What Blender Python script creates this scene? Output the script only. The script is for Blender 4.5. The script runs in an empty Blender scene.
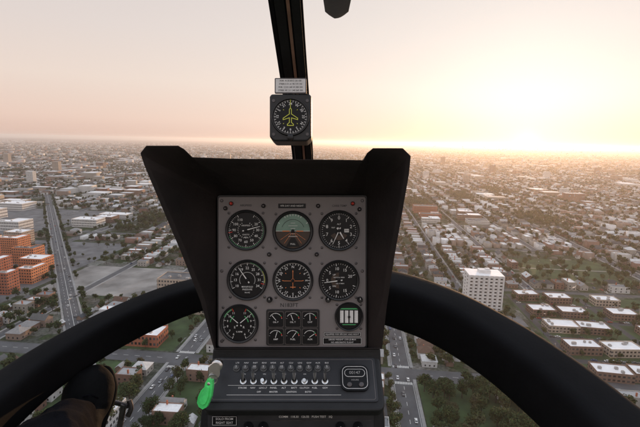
import bpy, math, random
import numpy as np
from mathutils import Matrix, Vector
random.seed(7); rng=np.random.default_rng(7)
scene=bpy.context.scene
COL=scene.collection
rad=math.radians
# ------------------------------------------------------------------ helpers
class MB:
    def __init__(s): s.v=[];s.f=[];s.m=[]
    def add(s,vs,fs,mi=0,M=None):
        o=len(s.v)
        if M is not None: vs=[M@Vector(p) for p in vs]
        s.v+=[tuple(p) for p in vs]; s.f+=[tuple(i+o for i in f) for f in fs]
        s.m+=[mi]*len(fs)
    def box(s,c,d,mi=0,M=None,nobottom=False):
        x,y,z=c; a,b,h=d[0]/2,d[1]/2,d[2]/2
        vs=[(x-a,y-b,z-h),(x+a,y-b,z-h),(x+a,y+b,z-h),(x-a,y+b,z-h),(x-a,y-b,z+h),(x+a,y-b,z+h),(x+a,y+b,z+h),(x-a,y+b,z+h)]
        fs=[(4,5,6,7),(0,1,5,4),(1,2,6,5),(2,3,7,6),(3,0,4,7)]
        if not nobottom: fs.append((3,2,1,0))
        s.add(vs,fs,mi,M)
    def quad(s,a,b,c,d,mi=0,M=None): s.add([a,b,c,d],[(0,1,2,3)],mi,M)
    def disc(s,cx,cy,z,r,mi=0,n=40,M=None):
        s.add([(cx+r*math.cos(2*math.pi*i/n),cy+r*math.sin(2*math.pi*i/n),z) for i in range(n)],[tuple(range(n))],mi,M)
    def lathe(s,prof,n=40,c=(0,0,0),mi=0,cap=False,M=None):
        vs=[];fs=[]
        for r,z in prof:
            for i in range(n):
                a=2*math.pi*i/n; vs.append((c[0]+r*math.cos(a),c[1]+r*math.sin(a),c[2]+z))
        for j in range(len(prof)-1):
            for i in range(n):
                k=(i+1)%n; fs.append((j*n+i,j*n+k,(j+1)*n+k,(j+1)*n+i))
        if cap: fs.append(tuple((len(prof)-1)*n+i for i in range(n)))
        s.add(vs,fs,mi,M)
    def arc(s,r0,r1,a0,a1,z,mi=0,c=(0,0),n=None):
        n=n or max(2,int(abs(a1-a0)/5)); vs=[];fs=[]
        for i in range(n+1):
            a=rad(a0+(a1-a0)*i/n)
            for r in (r0,r1): vs.append((c[0]+r*math.sin(a),c[1]+r*math.cos(a),z))
        for i in range(n): fs.append((2*i,2*i+2,2*i+3,2*i+1))
        s.add(vs,fs,mi)
    def tick(s,a,r0,r1,w,z,mi=1,c=(0,0),w2=None):
        a=rad(a); dx,dy=math.sin(a),math.cos(a); nx,ny=dy,-dx; w2=w if w2 is None else w2
        s.quad((c[0]+dx*r0-nx*w,c[1]+dy*r0-ny*w,z),(c[0]+dx*r0+nx*w,c[1]+dy*r0+ny*w,z),(c[0]+dx*r1+nx*w2,c[1]+dy*r1+ny*w2,z),(c[0]+dx*r1-nx*w2,c[1]+dy*r1-ny*w2,z),mi)
    def outline(s,pts,w,z,mi):
        n=len(pts)
        for i in range(n):
            a,b=Vector(pts[i]),Vector(pts[(i+1)%n]); t=(b-a).normalized(); q=Vector((-t.y,t.x))*w; a=a-t*w;b=b+t*w
            zz=z+.00001*(i%5); s.quad((*(a-q),zz),(*(b-q),zz),(*(b+q),zz),(*(a+q),zz),mi)
    def text(s,t,x,y,z,size,mi=1,M=None,rot=0):
        v,f=tmesh(t); ca,sa=math.cos(rot),math.sin(rot)
        s.add([(x+(p[0]*ca-p[1]*sa)*size,y+(p[0]*sa+p[1]*ca)*size,z) for p in v],f,mi,M)
    def poly(s,pts,z0,z1,mi=0,M=None):
        n=len(pts); vs=[(p[0],p[1],z0) for p in pts]+[(p[0],p[1],z1) for p in pts]
        fs=[tuple(range(n,2*n)),tuple(range(n-1,-1,-1))]+[(i,(i+1)%n,n+(i+1)%n,n+i) for i in range(n)]
        s.add(vs,fs,mi,M)
    def mesh(s,name,mats,smooth=None):
        me=bpy.data.meshes.new(name); me.from_pydata(s.v,[],s.f)
        for m in mats: me.materials.append(m)
        me.polygons.foreach_set('material_index',s.m)
        if smooth is not None:
            me.polygons.foreach_set('use_smooth',[True]*len(s.f)); me.set_sharp_from_angle(angle=rad(smooth))
        me.update(); return me
    def obj(s,name,mats,parent=None,smooth=None,M=None,bevel=0,seg=2):
        o=bpy.data.objects.new(name,s.mesh(name,mats,smooth)); COL.objects.link(o)
        if parent: o.parent=parent
        if M is not None: o.matrix_local=M
        if bevel:
            b=o.modifiers.new('bevel','BEVEL'); b.width=bevel; b.segments=seg; b.limit_method='ANGLE'; b.angle_limit=rad(40)
        return o
_tc={}
def tmesh(s):
    if s not in _tc:
        c=bpy.data.curves.new('t','FONT'); c.body=s; c.align_x='CENTER'; c.align_y='CENTER'; c.resolution_u=2; c.offset=0.004
        o=bpy.data.objects.new('t',c); COL.objects.link(o)
        dg=bpy.context.evaluated_depsgraph_get(); dg.update()
        me=bpy.data.meshes.new_from_object(o.evaluated_get(dg))
        _tc[s]=([tuple(x.co) for x in me.vertices],[tuple(p.vertices) for p in me.polygons])
        bpy.data.objects.remove(o); bpy.data.curves.remove(c); bpy.data.meshes.remove(me)
    return _tc[s]
def rrect(w,h,r,n=5,cx=0,cy=0):
    pts=[]
    for (sx,sy,a0) in ((1,1,0),(-1,1,90),(-1,-1,180),(1,-1,270)):
        for i in range(n+1):
            a=rad(a0+90*i/n); pts.append((cx+sx*(w/2-r)+r*math.cos(a),cy+sy*(h/2-r)+r*math.sin(a)))
    return pts
def empty(name,M=None,label=None,cat=None,group=None,parent=None):
    o=bpy.data.objects.new(name,None); o.empty_display_size=.1; COL.objects.link(o)
    if parent: o.parent=parent
    if M is not None:
        if parent: o.matrix_local=M
        else: o.matrix_world=M
    tag(o,label,cat,group); return o
def tag(o,label=None,cat=None,group=None,kind=None):
    if label:o['label']=label
    if cat:o['category']=cat
    if group:o['group']=group
    if kind:o['kind']=kind
    return o
def spline(pts,n=8):
    out=[]; P=[np.array(p,float) for p in pts]; P=[2*P[0]-P[1]]+P+[2*P[-1]-P[-2]]
    for i in range(1,len(P)-2):
        for k in range(n):
            t=k/n; a,b,c,d=P[i-1],P[i],P[i+1],P[i+2]
            out.append(.5*((2*b)+(-a+c)*t+(2*a-5*b+4*c-d)*t*t+(-a+3*b-3*c+d)*t**3))
    out.append(P[-2]); return out
def sweep(mb,pts,prof,up=(0,0,1),mi=0,cap=True,n=8):
    S=spline(pts,n); m=len(prof); base=len(mb.v); vs=[];fs=[]
    for i,p in enumerate(S):
        a=S[max(i-1,0)][:3]; b=S[min(i+1,len(S)-1)][:3]
        T=Vector(b-a).normalized(); X=T.cross(Vector(up)).normalized(); Y=X.cross(T).normalized()
        for (u,v) in prof: vs.append(Vector(p[:3])+X*u*p[3]+Y*v*p[3])
    for i in range(len(S)-1):
        for j in range(m):
            k=(j+1)%m; fs.append((i*m+j,i*m+k,(i+1)*m+k,(i+1)*m+j))
    if cap: fs.append(tuple(range(m-1,-1,-1))); fs.append(tuple((len(S)-1)*m+j for j in range(m)))
    mb.add(vs,fs,mi)
# ------------------------------------------------------------------ materials
def newmat(name):
    m=bpy.data.materials.new(name); m.use_nodes=True; nt=m.node_tree; return m,nt,nt.nodes['Principled BSDF']
def N(nt,t,**k):
    n=nt.nodes.new(t)
    for a,b in k.items(): setattr(n,a,b)
    return n
def pmat(name,col,rough=.6,metal=0,var=.15,scale=8,bump=0,spec=.5,coord='Object'):
    m,nt,p=newmat(name); L=nt.links.new
    tc=N(nt,'ShaderNodeTexCoord'); no=N(nt,'ShaderNodeTexNoise'); no.inputs['Scale'].default_value=scale; no.inputs['Detail'].default_value=5
    L(tc.outputs[coord],no.inputs['Vector'])
    cr=N(nt,'ShaderNodeValToRGB'); cr.color_ramp.elements[0].position=.3; cr.color_ramp.elements[1].position=.7
    cr.color_ramp.elements[0].color=(*[c*(1-var) for c in col],1); cr.color_ramp.elements[1].color=(*[min(1,c*(1+var)) for c in col],1)
    L(no.outputs[0],cr.inputs[0]); L(cr.outputs[0],p.inputs['Base Color'])
    p.inputs['Roughness'].default_value=rough; p.inputs['Metallic'].default_value=metal; p.inputs['Specular IOR Level'].default_value=spec
    if bump:
        n2=N(nt,'ShaderNodeTexNoise'); n2.inputs['Scale'].default_value=scale*12; n2.inputs['Detail'].default_value=3; L(tc.outputs[coord],n2.inputs['Vector'])
        b=N(nt,'ShaderNodeBump'); b.inputs['Strength'].default_value=bump; b.inputs['Distance'].default_value=.002; L(n2.outputs[0],b.inputs['Height']); L(b.outputs[0],p.inputs['Normal'])
    return m
def imat(name,cols,rough=.8,leaf=False,nscale=.05):
    m,nt,p=newmat(name); L=nt.links.new
    g=N(nt,'ShaderNodeNewGeometry'); oi=N(nt,'ShaderNodeObjectInfo')
    a=N(nt,'ShaderNodeMath',operation='ADD'); f=N(nt,'ShaderNodeMath',operation='FRACT')
    cr=N(nt,'ShaderNodeValToRGB'); r=cr.color_ramp; r.interpolation='CONSTANT' if not leaf else 'LINEAR'
    while len(r.elements)<len(cols): r.elements.new(1)
    for i,c in enumerate(cols):
        r.elements[i].position=i/len(cols) if not leaf else .3+.4*i/(len(cols)-1); r.elements[i].color=(*c,1)
    no=N(nt,'ShaderNodeTexNoise'); no.inputs['Scale'].default_value=nscale if leaf else .6; no.inputs['Detail'].default_value=4; L(g.outputs['Position'],no.inputs['Vector'])
    mx=N(nt,'ShaderNodeMix',data_type='RGBA',blend_type='MULTIPLY'); mx.inputs[0].default_value=1
    if leaf:
        L(no.outputs[0],cr.inputs[0])
        mr=N(nt,'ShaderNodeMapRange'); mr.inputs[3].default_value=.45; mr.inputs[4].default_value=1.5; L(g.outputs['Random Per Island'],mr.inputs[0]); L(mr.outputs[0],mx.inputs[7])
    else:
        L(g.outputs['Random Per Island'],a.inputs[0]); L(oi.outputs['Random'],a.inputs[1]); L(a.outputs[0],f.inputs[0]); L(f.outputs[0],cr.inputs[0])
        mr=N(nt,'ShaderNodeMapRange'); mr.inputs[3].default_value=.7; mr.inputs[4].default_value=1.25; L(no.outputs[0],mr.inputs[0]); L(mr.outputs[0],mx.inputs[7])
    L(cr.outputs[0],mx.inputs[6]); L(mx.outputs[2],p.inputs['Base Color']); p.inputs['Roughness'].default_value=rough
    p.inputs['Specular IOR Level'].default_value=.25
    if leaf:   # thin leaves let the low sun glow through
        tl=N(nt,'ShaderNodeBsdfTranslucent'); L(mx.outputs[2],tl.inputs[0]); ms=N(nt,'ShaderNodeMixShader'); ms.inputs[0].default_value=.35
        L(p.outputs[0],ms.inputs[1]); L(tl.outputs[0],ms.inputs[2]); L(ms.outputs[0],nt.nodes['Material Output'].inputs['Surface'])
    return m
def bandmat(name,col):
    m,nt,p=newmat(name); L=nt.links.new
    tc=N(nt,'ShaderNodeTexCoord'); sp=N(nt,'ShaderNodeSeparateXYZ'); L(tc.outputs['Object'],sp.inputs[0])
    a=N(nt,'ShaderNodeMath',operation='ADD'); L(sp.outputs[0],a.inputs[0]); L(sp.outputs[1],a.inputs[1])
    d=N(nt,'ShaderNodeMath',operation='DIVIDE'); d.inputs[1].default_value=3.1; L(a.outputs[0],d.inputs[0])
    f=N(nt,'ShaderNodeMath',operation='FRACT'); L(d.outputs[0],f.inputs[0]); c=N(nt,'ShaderNodeMath',operation='LESS_THAN'); c.inputs[1].default_value=.58; L(f.outputs[0],c.inputs[0])
    wn=N(nt,'ShaderNodeTexWhiteNoise',noise_dimensions='1D'); fl=N(nt,'ShaderNodeMath',operation='FLOOR'); L(d.outputs[0],fl.inputs[0]); L(fl.outputs[0],wn.inputs['W'])
    gr=N(nt,'ShaderNodeValToRGB'); gr.color_ramp.elements[0].color=(.015,.017,.02,1); gr.color_ramp.elements[1].color=(.10,.10,.105,1); L(wn.outputs[0],gr.inputs[0])
    mx=N(nt,'ShaderNodeMix',data_type='RGBA'); L(c.outputs[0],mx.inputs[0]); mx.inputs[6].default_value=(*col,1); L(gr.outputs[0],mx.inputs[7]); L(mx.outputs[2],p.inputs['Base Color'])
    r=N(nt,'ShaderNodeMapRange'); r.inputs[3].default_value=.85; r.inputs[4].default_value=.25; L(c.outputs[0],r.inputs[0]); L(r.outputs[0],p.inputs['Roughness']); return m
M_black=pmat('black_trim',(.011,.011,.012),.6,var=.35,scale=14,bump=.25)
M_hood=pmat('hood_lining',(.017,.011,.010),.75,var=.55,scale=9,bump=.4)
M_frame=pmat('frame_paint',(.006,.006,.007),.8,var=.4,scale=6,bump=.25,spec=.12)
M_panel=pmat('panel_grey',(.215,.19,.185),.5,var=.10,scale=7,bump=.12)
M_edge=pmat('panel_edge',(.02,.02,.02),.5)
M_shelf=pmat('switch_panel_grey',(.026,.026,.029),.5,var=.25,scale=20)
M_face=pmat('dial_black',(.007,.007,.008),.4,var=.2,spec=.3)
M_bezel=pmat('bezel_black',(.013,.013,.014),.38,var=.3,scale=30)
M_breaker=pmat('breaker_grey',(.10,.10,.10),.4,var=.3,scale=40)
M_white=pmat('marking_white',(.85,.83,.80),.6,var=.04)
M_dim=pmat('dim_display_grey',(.34,.33,.32),.6,var=.1)
M_green=pmat('marking_green',(.08,.42,.15),.5,var=.06)
M_yellow=pmat('marking_yellow',(.72,.74,.10),.5,var=.06)
M_red=pmat('marking_red',(.65,.05,.03),.5,var=.06)
M_orange=pmat('marking_orange',(.95,.30,.10),.5,var=.06)
M_teal=pmat('attitude_sky',(.20,.32,.25),.45,var=.2,scale=30)
M_brown=pmat('attitude_ground',(.06,.035,.022),.5,var=.2,scale=30)
M_metal=pmat('brushed_metal',(.75,.74,.72),.28,metal=1,var=.15,scale=40)
M_dull=pmat('dull_screw',(.12,.11,.11),.45,metal=.8,var=.3,scale=60)
M_strip=pmat('post_seam_and_highlight',(.42,.24,.17),.5,var=.3,scale=25)
M_tag=pmat('green_tag',(.10,.80,.20),.22,var=.2,scale=60)
M_card=pmat('card_white',(.78,.76,.74),.6,var=.08,scale=60)
M_cloth=pmat('dark_trousers',(.006,.006,.008),.95,var=.4,scale=25,bump=.6,spec=.05)
M_shoe=pmat('black_leather',(.0045,.0045,.005),.8,var=.3,scale=20,bump=.3,spec=.12)
M_sole=pmat('rubber_sole',(.010,.010,.010),.85,var=.3,scale=30,spec=.1)
M_blade=pmat('rotor_blade_paint',(.04,.042,.045),.5,var=.2)
DM=[M_face,M_white,M_green,M_yellow,M_red,M_orange,M_teal,M_brown,M_metal]
# ------------------------------------------------------------------ frames
H=165.0; PITCH=9.6; F=426.7
M_heli=Matrix.Translation((0,0,H))@Matrix.Rotation(rad(-1.16),4,'Y')
M_cab=M_heli@Matrix.Rotation(rad(90-PITCH),4,'X')     # cabin frame: x right, y up along panel, z aft
def at(u,v,d):  # image pixel + assumed depth, unprojected through the camera -> metres in cabin frame
    return Vector(((u-320)*d/F,-(v-213.5)*d/F,-d))
C0=Vector((-.059,-.121,-.9)); M_con=M_cab@Matrix.Translation(C0)
def ac(u,v,d): return at(u,v,d)-C0
cam=bpy.data.cameras.new('camera'); cam.lens=24; cam.sensor_width=36; cam.clip_start=.02; cam.clip_end=90000
co=bpy.data.objects.new('camera',cam); COL.objects.link(co); co.matrix_world=M_cab; scene.camera=co
# ================================================================== CONSOLE
con=empty('instrument_console',M_con,'black hooded helicopter instrument console with grey dial panel','instrument panel')
rim=[(214,349,.885),(200,300,.85),(180,250,.81),(160,203,.775),(144,165,.745),(140,153,.74),(146,145.5,.735),(178,145.5,.735),(184,149,.735),(192,157,.735),(230,158.5,.735),(278,159,.735),(326,159.5,.735),(364,160,.735),(367,153,.735),(373,148,.735),(403,148,.735),(411,156,.74),(409,175,.75),(402,215,.775),(394,260,.81),(387,305,.85),(382,349,.885)]
inn=[(216,348),(216,310),(216,270),(216,230),(216,200),(217,196),(219,195),(225,195),(230,195),(236,195),(255,195),(292,195),(330,195),(346,195),(352,195),(358,195),(364,195),(367,197),(367,201),(367,235),(367.5,270),(368,310),(368,348)]
mb=MB(); n=len(rim)
Lo=[ac(*p) for p in rim]
cen=ac(290,262,.85)
Li=[]
for p,q in zip(rim,inn):
    a=ac(*p); b=ac(q[0],q[1],.905); dirv=(b-a).normalized(); r=a+dirv*.004+ (cen-a).normalized()*(.009 if p[1]<340 else .003); Li.append(r)
Lp=[ac(q[0],q[1],.905) for q in inn]
Lb=[]
for p,q in zip(rim,inn):
    u=q[0]+(p[0]-q[0])*.42; v=q[1]+(p[1]-q[1])*.42; Lb.append(ac(u,v,1.06))
Lmid=[(a*.55+b*.45)+Vector((0,0,.0)) for a,b in zip(Lo,Lb)]
loops=[Lp,Li,Lo,Lmid,Lb]
vs=[v for l in loops for v in l]; fs=[]
for j in range(len(loops)-1):
    for i in range(n):
        k=(i+1)%n; fs.append((j*n+i,j*n+k,(j+1)*n+k,(j+1)*n+i))
fs.append(tuple((len(loops)-1)*n+i for i in range(n)))
mb.add(vs,fs); hood=mb.obj('hood',[M_hood],con,smooth=35,bevel=.003)
mb=MB(); mb.poly(rrect(.318,.324,.006,5,0,-.002),-.008,-.003,1); mb.poly(rrect(.311,.317,.005,5,0,-.0025),-.003,0,0)
mb.obj('panel_plate',[M_panel,M_edge],con,bevel=.0008)
def seg_screws(mb,R,mi):
    for a in (45,135,225,315):
        x,y=1.27*R*math.cos(rad(a)),1.27*R*math.sin(rad(a))
        mb.lathe([(.0028,0),(.0028,.0012),(.002,.0018)],10,(x,y,0),mi,cap=True)
def gauge(name,x,y,R,fill,needles,label=None):
    g=empty(name,Matrix.Translation((x,y,0)),parent=con)
    if label: g['label']=label
    d=MB(); d.disc(0,0,.0012,R*.96,0,48); fill(d,R); d.obj('dial',DM,g)
    b=MB(); b.lathe([(R*.93,.0012),(R*.95,.0065),(R*1.02,.0075),(R*1.07,.005),(R*1.08,0)],48); seg_screws(b,R,1)
    b.obj('bezel',[M_bezel,M_dull],g,smooth=50)
    nb=MB()
    for (a,l,w,mi) in needles:
        nb.tick(a,-R*.18,R*l,w,.004,mi,w2=w*.35)
    nb.lathe([(R*.09,.0035),(R*.09,.0055),(R*.06,.006)],16,(0,0,0),0,cap=True)
    nb.obj('needle',DM,g)
    return g
def ticks(d,R,a0,a1,nmaj,nmin,z=.0020,r0=.82,r1=.91):
    for i in range(nmaj*nmin+1):
        a=a0+(a1-a0)*i/(nmaj*nmin); mj=i%nmin==0
        d.tick(a,R*(r0-(.05 if mj else -.03)),R*r1,R*(.014 if mj else .008),z)
def nums(d,R,a0,a1,L,r=.62,size=.23,z=.0022,mi=1):
    for i,t in enumerate(L):
        a=rad(a0+(a1-a0)*i/max(1,len(L)-1)); d.text(t,R*r*math.sin(a),R*r*math.cos(a),z,R*size,mi)
def f_air(d,R):
    ticks(d,R,30,330,10,5); nums(d,R,30,330,['','20','30','40','50','60','70','80','90','100','110'],.62,.19)
    d.arc(R*.915,R*.94,60,250,.0017,2); d.tick(262,R*.72,R*.93,R*.02,.0024,4)
    ticks(d,R,30,330,20,1,r0=.44,r1=.44); d.text('AIRSPEED',0,R*.24,.0022,R*.11); d.text('KNOTS',0,-R*.24,.0022,R*.11); d.text('MPH',0,-R*.38,.0022,R*.09)
def f_alt(d,R):
    ticks(d,R,0,360,10,5); nums(d,R,0,324,list('0123456789'),.66,.25)
    d.quad((-.010,-.018,.0016),(.010,-.018,.0016),(.010,-.010,.0016),(-.010,-.010,.0016),7); d.text('ALT',0,R*.34,.0022,R*.12)
    d.quad((R*.28,-R*.09,.0019),(R*.52,-R*.09,.0019),(R*.52,R*.09,.0019),(R*.28,R*.09,.0019),1); d.text('29.9',R*.40,0,.0024,R*.11,0)
    d.arc(R*.25,R*.5,120,240,.0017,7); d.text('FEET',-R*.3,R*.15,.0022,R*.09)
def f_att(d,R):
    d.arc(0,R*.9,-90,90,.0016,6); d.arc(0,R*.9,90,270,.0016,7)
    d.quad((-R*.9,-R*.012,.0019),(R*.9,-R*.012,.0019),(R*.9,R*.012,.0019),(-R*.9,R*.012,.0019),1)
    for k in (1,2,3):
        w=R*(.12 if k%2 else .24); y=R*.14*k
        for s in (1,-1): d.quad((-w,s*y-R*.009,.0019),(w,s*y-R*.009,.0019),(w,s*y+R*.009,.0019),(-w,s*y+R*.009,.0019),1)
    for a in (-60,-30,-20,-10,0,10,20,30,60): d.tick(a,R*.80,R*.9,R*.014,.0021)
    d.arc(R*.60,R*.62,-70,70,.0020,0)
    for s in (1,-1):
        a,b=sorted((s*R*.55,s*R*.18)); d.quad((a,-R*.022,.003),(b,-R*.022,.003),(b,R*.022,.003),(a,R*.022,.003),5)
    for a in (125,145,215,235): d.tick(a,R*.15,R*.8,R*.006,.0020,5)
    d.poly([(-R*.10,-R*.35),(R*.10,-R*.35),(R*.36,-R*.82),(-R*.36,-R*.82)],.0026,.0034,0)
    d.text('PULL',0,-R*.68,.0037,R*.12)
def f_tach(d,R):
    ticks(d,R,25,155,5,5); ticks(d,R,205,335,5,5)
    nums(d,R,28,152,['11','10','9','8','7','6'],.66,.17); nums(d,R,332,208,['11','10','9','8','7','6'],.66,.17)
    d.arc(R*.86,R*.93,28,66,.0017,2); d.arc(R*.86,R*.93,294,332,.0017,2); d.arc(R*.48,R*.53,35,80,.0017,2); d.arc(R*.48,R*.53,280,325,.0017,2)
    d.tick(25,R*.74,R*.93,R*.02,.0024,4); d.tick(335,R*.74,R*.93,R*.02,.0024,4)
    d.text('R',R*.25,-R*.2,.0022,R*.17); d.text('E',-R*.25,-R*.2,.0022,R*.17); d.text('% RPM',0,-R*.45,.0022,R*.12)
def f_man(d,R):
    ticks(d,R,-120,120,10,5); nums(d,R,-120,120,['10','13','16','19','22','25','28','31','34'],.63,.19)
    d.arc(R*.90,R*.935,10,60,.0017,2); d.arc(R*.90,R*.935,60,100,.0017,3); d.tick(104,R*.74,R*.93,R*.02,.0024,4)
    d.arc(R*.40,R*.415,-120,120,.0017,1); d.text('MANIFOLD',0,-R*.36,.0022,R*.12); d.text('PRESSURE',0,-R*.50,.0022,R*.12); d.text('IN HG',0,-R*.66,.0022,R*.10)
def plane(R,k=1.0):
    w=R*.055
    return [(x*k,y*k) for x,y in [(0,R*.46),(w,R*.38),(w,R*.14),(R*.38,-R*.08),(R*.38,-R*.16),(w,-R*.06),(w,-R*.3),(R*.16,-R*.40),(R*.16,-R*.46),(-R*.16,-R*.46),(-R*.16,-R*.40),(-w,-R*.3),(-w,-R*.06),(-R*.38,-R*.16),(-R*.38,-R*.08),(-w,R*.14),(-w,R*.38)]]
def f_hdg(d,R):
    d.arc(R*.90,R*.915,0,360,.0018,1)
    ticks(d,R,0,360,36,2,r0=.86,r1=.90)
    for i,t in enumerate(['N','3','6','E','12','15','S','21','24','W','30','33']):
        a=rad(30*i); d.text(t,R*.71*math.sin(a),R*.71*math.cos(a),.0022,R*.19,1,rot=-a)
    d.tick(0,R*.10,R*.42,R*.012,.0029,5); d.tick(180,R*.10,R*.42,R*.012,.0029,5); d.tick(0,R*.44,R*.56,R*.03,.0029,5,w2=R*.004)
    for s in (1,-1):
        a,b=sorted((s*R*.08,s*R*.50)); d.quad((a,-R*.030,.0030),(b,-R*.030,.0030),(b,-R*.006,.0030),(a,-R*.006,.0030),5)
    d.quad((-R*.14,-R*.36,.0031),(R*.14,-R*.36,.0031),(R*.14,-R*.33,.0031),(-R*.14,-R*.33,.0031),5); d.arc(R*.075,R*.10,0,360,.0032,5)
    for a in (45,90,135,225,270,315): d.tick(a,R*.50,R*.56,R*.014,.0029,5)
def f_vsi(d,R):
    for s in (1,-1):
        for i in range(0,21):
            a=270+s*i*8; d.tick(a,R*(.77 if i%5==0 else .84),R*.91,R*(.015 if i%5==0 else .008),.002)
        for i,t in ((0,'0'),(5,'5'),(10,'10'),(15,'15'),(20,'20')):
            if (i and i<20) or s>0:
                a=rad(270+s*i*8); d.text(t,R*.62*math.sin(a),R*.62*math.cos(a),.0022,R*.22)
    d.text('UP',-R*.25,R*.3,.0022,R*.12); d.text('DN',-R*.25,-R*.3,.0022,R*.12); d.text('VERTICAL SPEED',R*.0,R*.16,.0022,R*.08); d.text('100 FT/MIN',R*.05,-R*.16,.0022,R*.09); d.arc(R*.2,R*.42,180,360,.0016,7)
gauge('gauge',-.097,.086,.040,f_air,[(75,.78,.0014,1)],'airspeed dial with white numerals')
gauge('gauge',.002,.084,.040,f_att,[(0,.05,.0006,5)],'attitude indicator with green sky half')
gauge('gauge',.099,.085,.040,f_alt,[(205,.8,.0012,1),(150,.5,.0022,1)],'altimeter dial with white numerals')
gauge('gauge',-.094,-.019,.040,f_man,[(-35,.8,.0014,1)])
gauge('gauge',.002,-.020,.040,f_hdg,[(0,.05,.0006,5)],'heading dial with orange aircraft outline')
gauge('gauge',.099,-.020,.040,f_vsi,[(262,.78,.0014,1)])
gauge('gauge',-.111,-.111,.038,f_tach,[(50,.66,.0012,1),(310,.66,.0012,1)],'twin tachometer dial with green arcs')
def f_bars(d,R):
    for i in range(4):
        x=R*(-.54+.36*i); d.quad((x-R*.13,-R*.46,.0022),(x+R*.13,-R*.46,.0022),(x+R*.13,R*.46,.0022),(x-R*.13,R*.46,.0022),1)
        for k in range(6): d.quad((x-R*.13,-R*.40+R*.15*k,.0026),(x-R*.02,-R*.40+R*.15*k,.0026),(x-R*.02,-R*.385+R*.15*k,.0026),(x-R*.13,-R*.385+R*.15*k,.0026),0)
    d.quad((-R*.70,R*.54,.0022),(R*.70,R*.54,.0022),(R*.56,R*.64,.0022),(-R*.56,R*.64,.0022),2)
    d.quad((-R*.45,-R*.63,.0022),(R*.45,-R*.63,.0022),(R*.55,-R*.57,.0022),(-R*.55,-R*.57,.0022),2)
gauge('gauge',.120,-.096,.028,f_bars,[(0,.02,.0003,0)],'round four column engine dial')
def f_small(d,R,t='OIL'):
    d.arc(R*.82,R*.88,-60,40,.002,1); d.arc(R*.82,R*.9,40,60,.0021,2); d.arc(R*.80,R*.9,62,80,.002,4); ticks(d,R,-80,80,4,2,z=.0024); d.text(t,0,-R*.35,.0022,R*.32)
names=['OIL P','OIL T','CHT','AMP','FUEL','AUX']
mb=MB(); mb.poly(rrect(.112,.076,.004),0,.003,0); cpo=mb.obj('cluster_plate',[M_bezel],con,bevel=.0008); cpo.location=(.002,-.1185,0)
for i in range(6):
    x=-.034+.036*(i%3); y=-.1015+(-.036)*(i//3)
    g=empty('gauge',Matrix.Translation((x,y,.003)),parent=con); g['label']='small square engine gauge'
    d=MB(); R=.0155; d.poly(rrect(.031,.031,.003),.0002,.001,0); f_small(d,R,names[i]); d.obj('dial',DM,g)
    b=MB(); b.poly(rrect(.0335,.0345,.003),.0000,.00015,0); b.obj('bezel',[M_dull],g)
    nb=MB(); nb.tick(-40+i*19,-R*.1,R*.75,.0006,.0035,1); nb.obj('needle',DM,g)
def placard(name,x,y,w,h,lines,size,bg=0,fg=1,z=0,par=con,M=None,edge=False):
    mb=MB(); mb.poly(rrect(w,h,min(w,h)*.08,3,x,y),z,z+.001,bg)
    if edge: mb.outline([(x-w/2+.001,y-h/2+.001),(x+w/2-.001,y-h/2+.001),(x+w/2-.001,y+h/2-.001),(x-w/2+.001,y+h/2-.001)],.00035,z+.0012,fg)
    for i,t in enumerate(lines): mb.text(t,x,y+(len(lines)/2-.5-i)*h/len(lines)*.8,z+.0014,size,fg)
    return mb.obj(name,[M_face,M_card,M_panel,M_white,M_red],par,M=M)
placard('placard',.106,-.1335,.078,.0095,['EQUIPPED FOR VFR DAY AND NIGHT'],.0042,0,1,edge=True)
placard('placard',.106,-.1475,.082,.0145,['GROSS WEIGHT 1370 LB MAX','NO AEROBATIC FLIGHT'],.0044,0,1,edge=True)
placard('placard',.0,.137,.058,.010,['VFR DAY AND NIGHT'],.0050,0,1)
mb=MB(); mb.text('N183FT',-.006,-.0725,.0006,.0115,0)
mb.text('AIRSPEED',-.097,.138,.0006,.006,0); mb.text('CARB TEMP',.1,.137,.0006,.006,0); mb.obj('panel_lettering',[M_edge],con)
def lamp(x,y,r,m,name='warning_lamp'):
    mb=MB(); mb.lathe([(r*1.4,0),(r*1.4,.003),(r*1.1,.0035)],16,(0,0,0),0); mb.lathe([(r*1.1,.003),(r*.9,.006),(r*.5,.0075)],16,(0,0,0),1,cap=True)
    mb.obj(name,[M_bezel,m],con,smooth=40,M=Matrix.Translation((x,y,0)))
for (x,y,m) in ((-.128,.142,M_red),(-.140,.132,M_dull),(-.06,.137,M_dull),(.055,.137,M_dull),(.128,.142,M_red),(.142,.13,M_dull),(-.048,.035,M_dull),(.052,.035,M_dull)):
    lamp(x,y,.0032,m)
for (x,y) in ((-.047,-.060),(.076,-.060),(.143,-.060)):
    mb=MB(); mb.lathe([(.006,0),(.0055,.009),(.004,.011)],18,(0,0,0),0,cap=True); mb.box((0,.003,.0115),(.001,.004,.001),1); mb.obj('knob',[M_bezel,M_white],con,smooth=40,M=Matrix.Translation((x,y,0)))
mb=MB()
for x in (-.148,.148):
    for y in (-.148,0,.148):
        if x>0 and y<0: continue
        mb.lathe([(.0032,0),(.0032,.0014),(.0022,.002)],12,(x,y,0),0,cap=True)
mb.obj('panel_screws',[M_dull],con)
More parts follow.
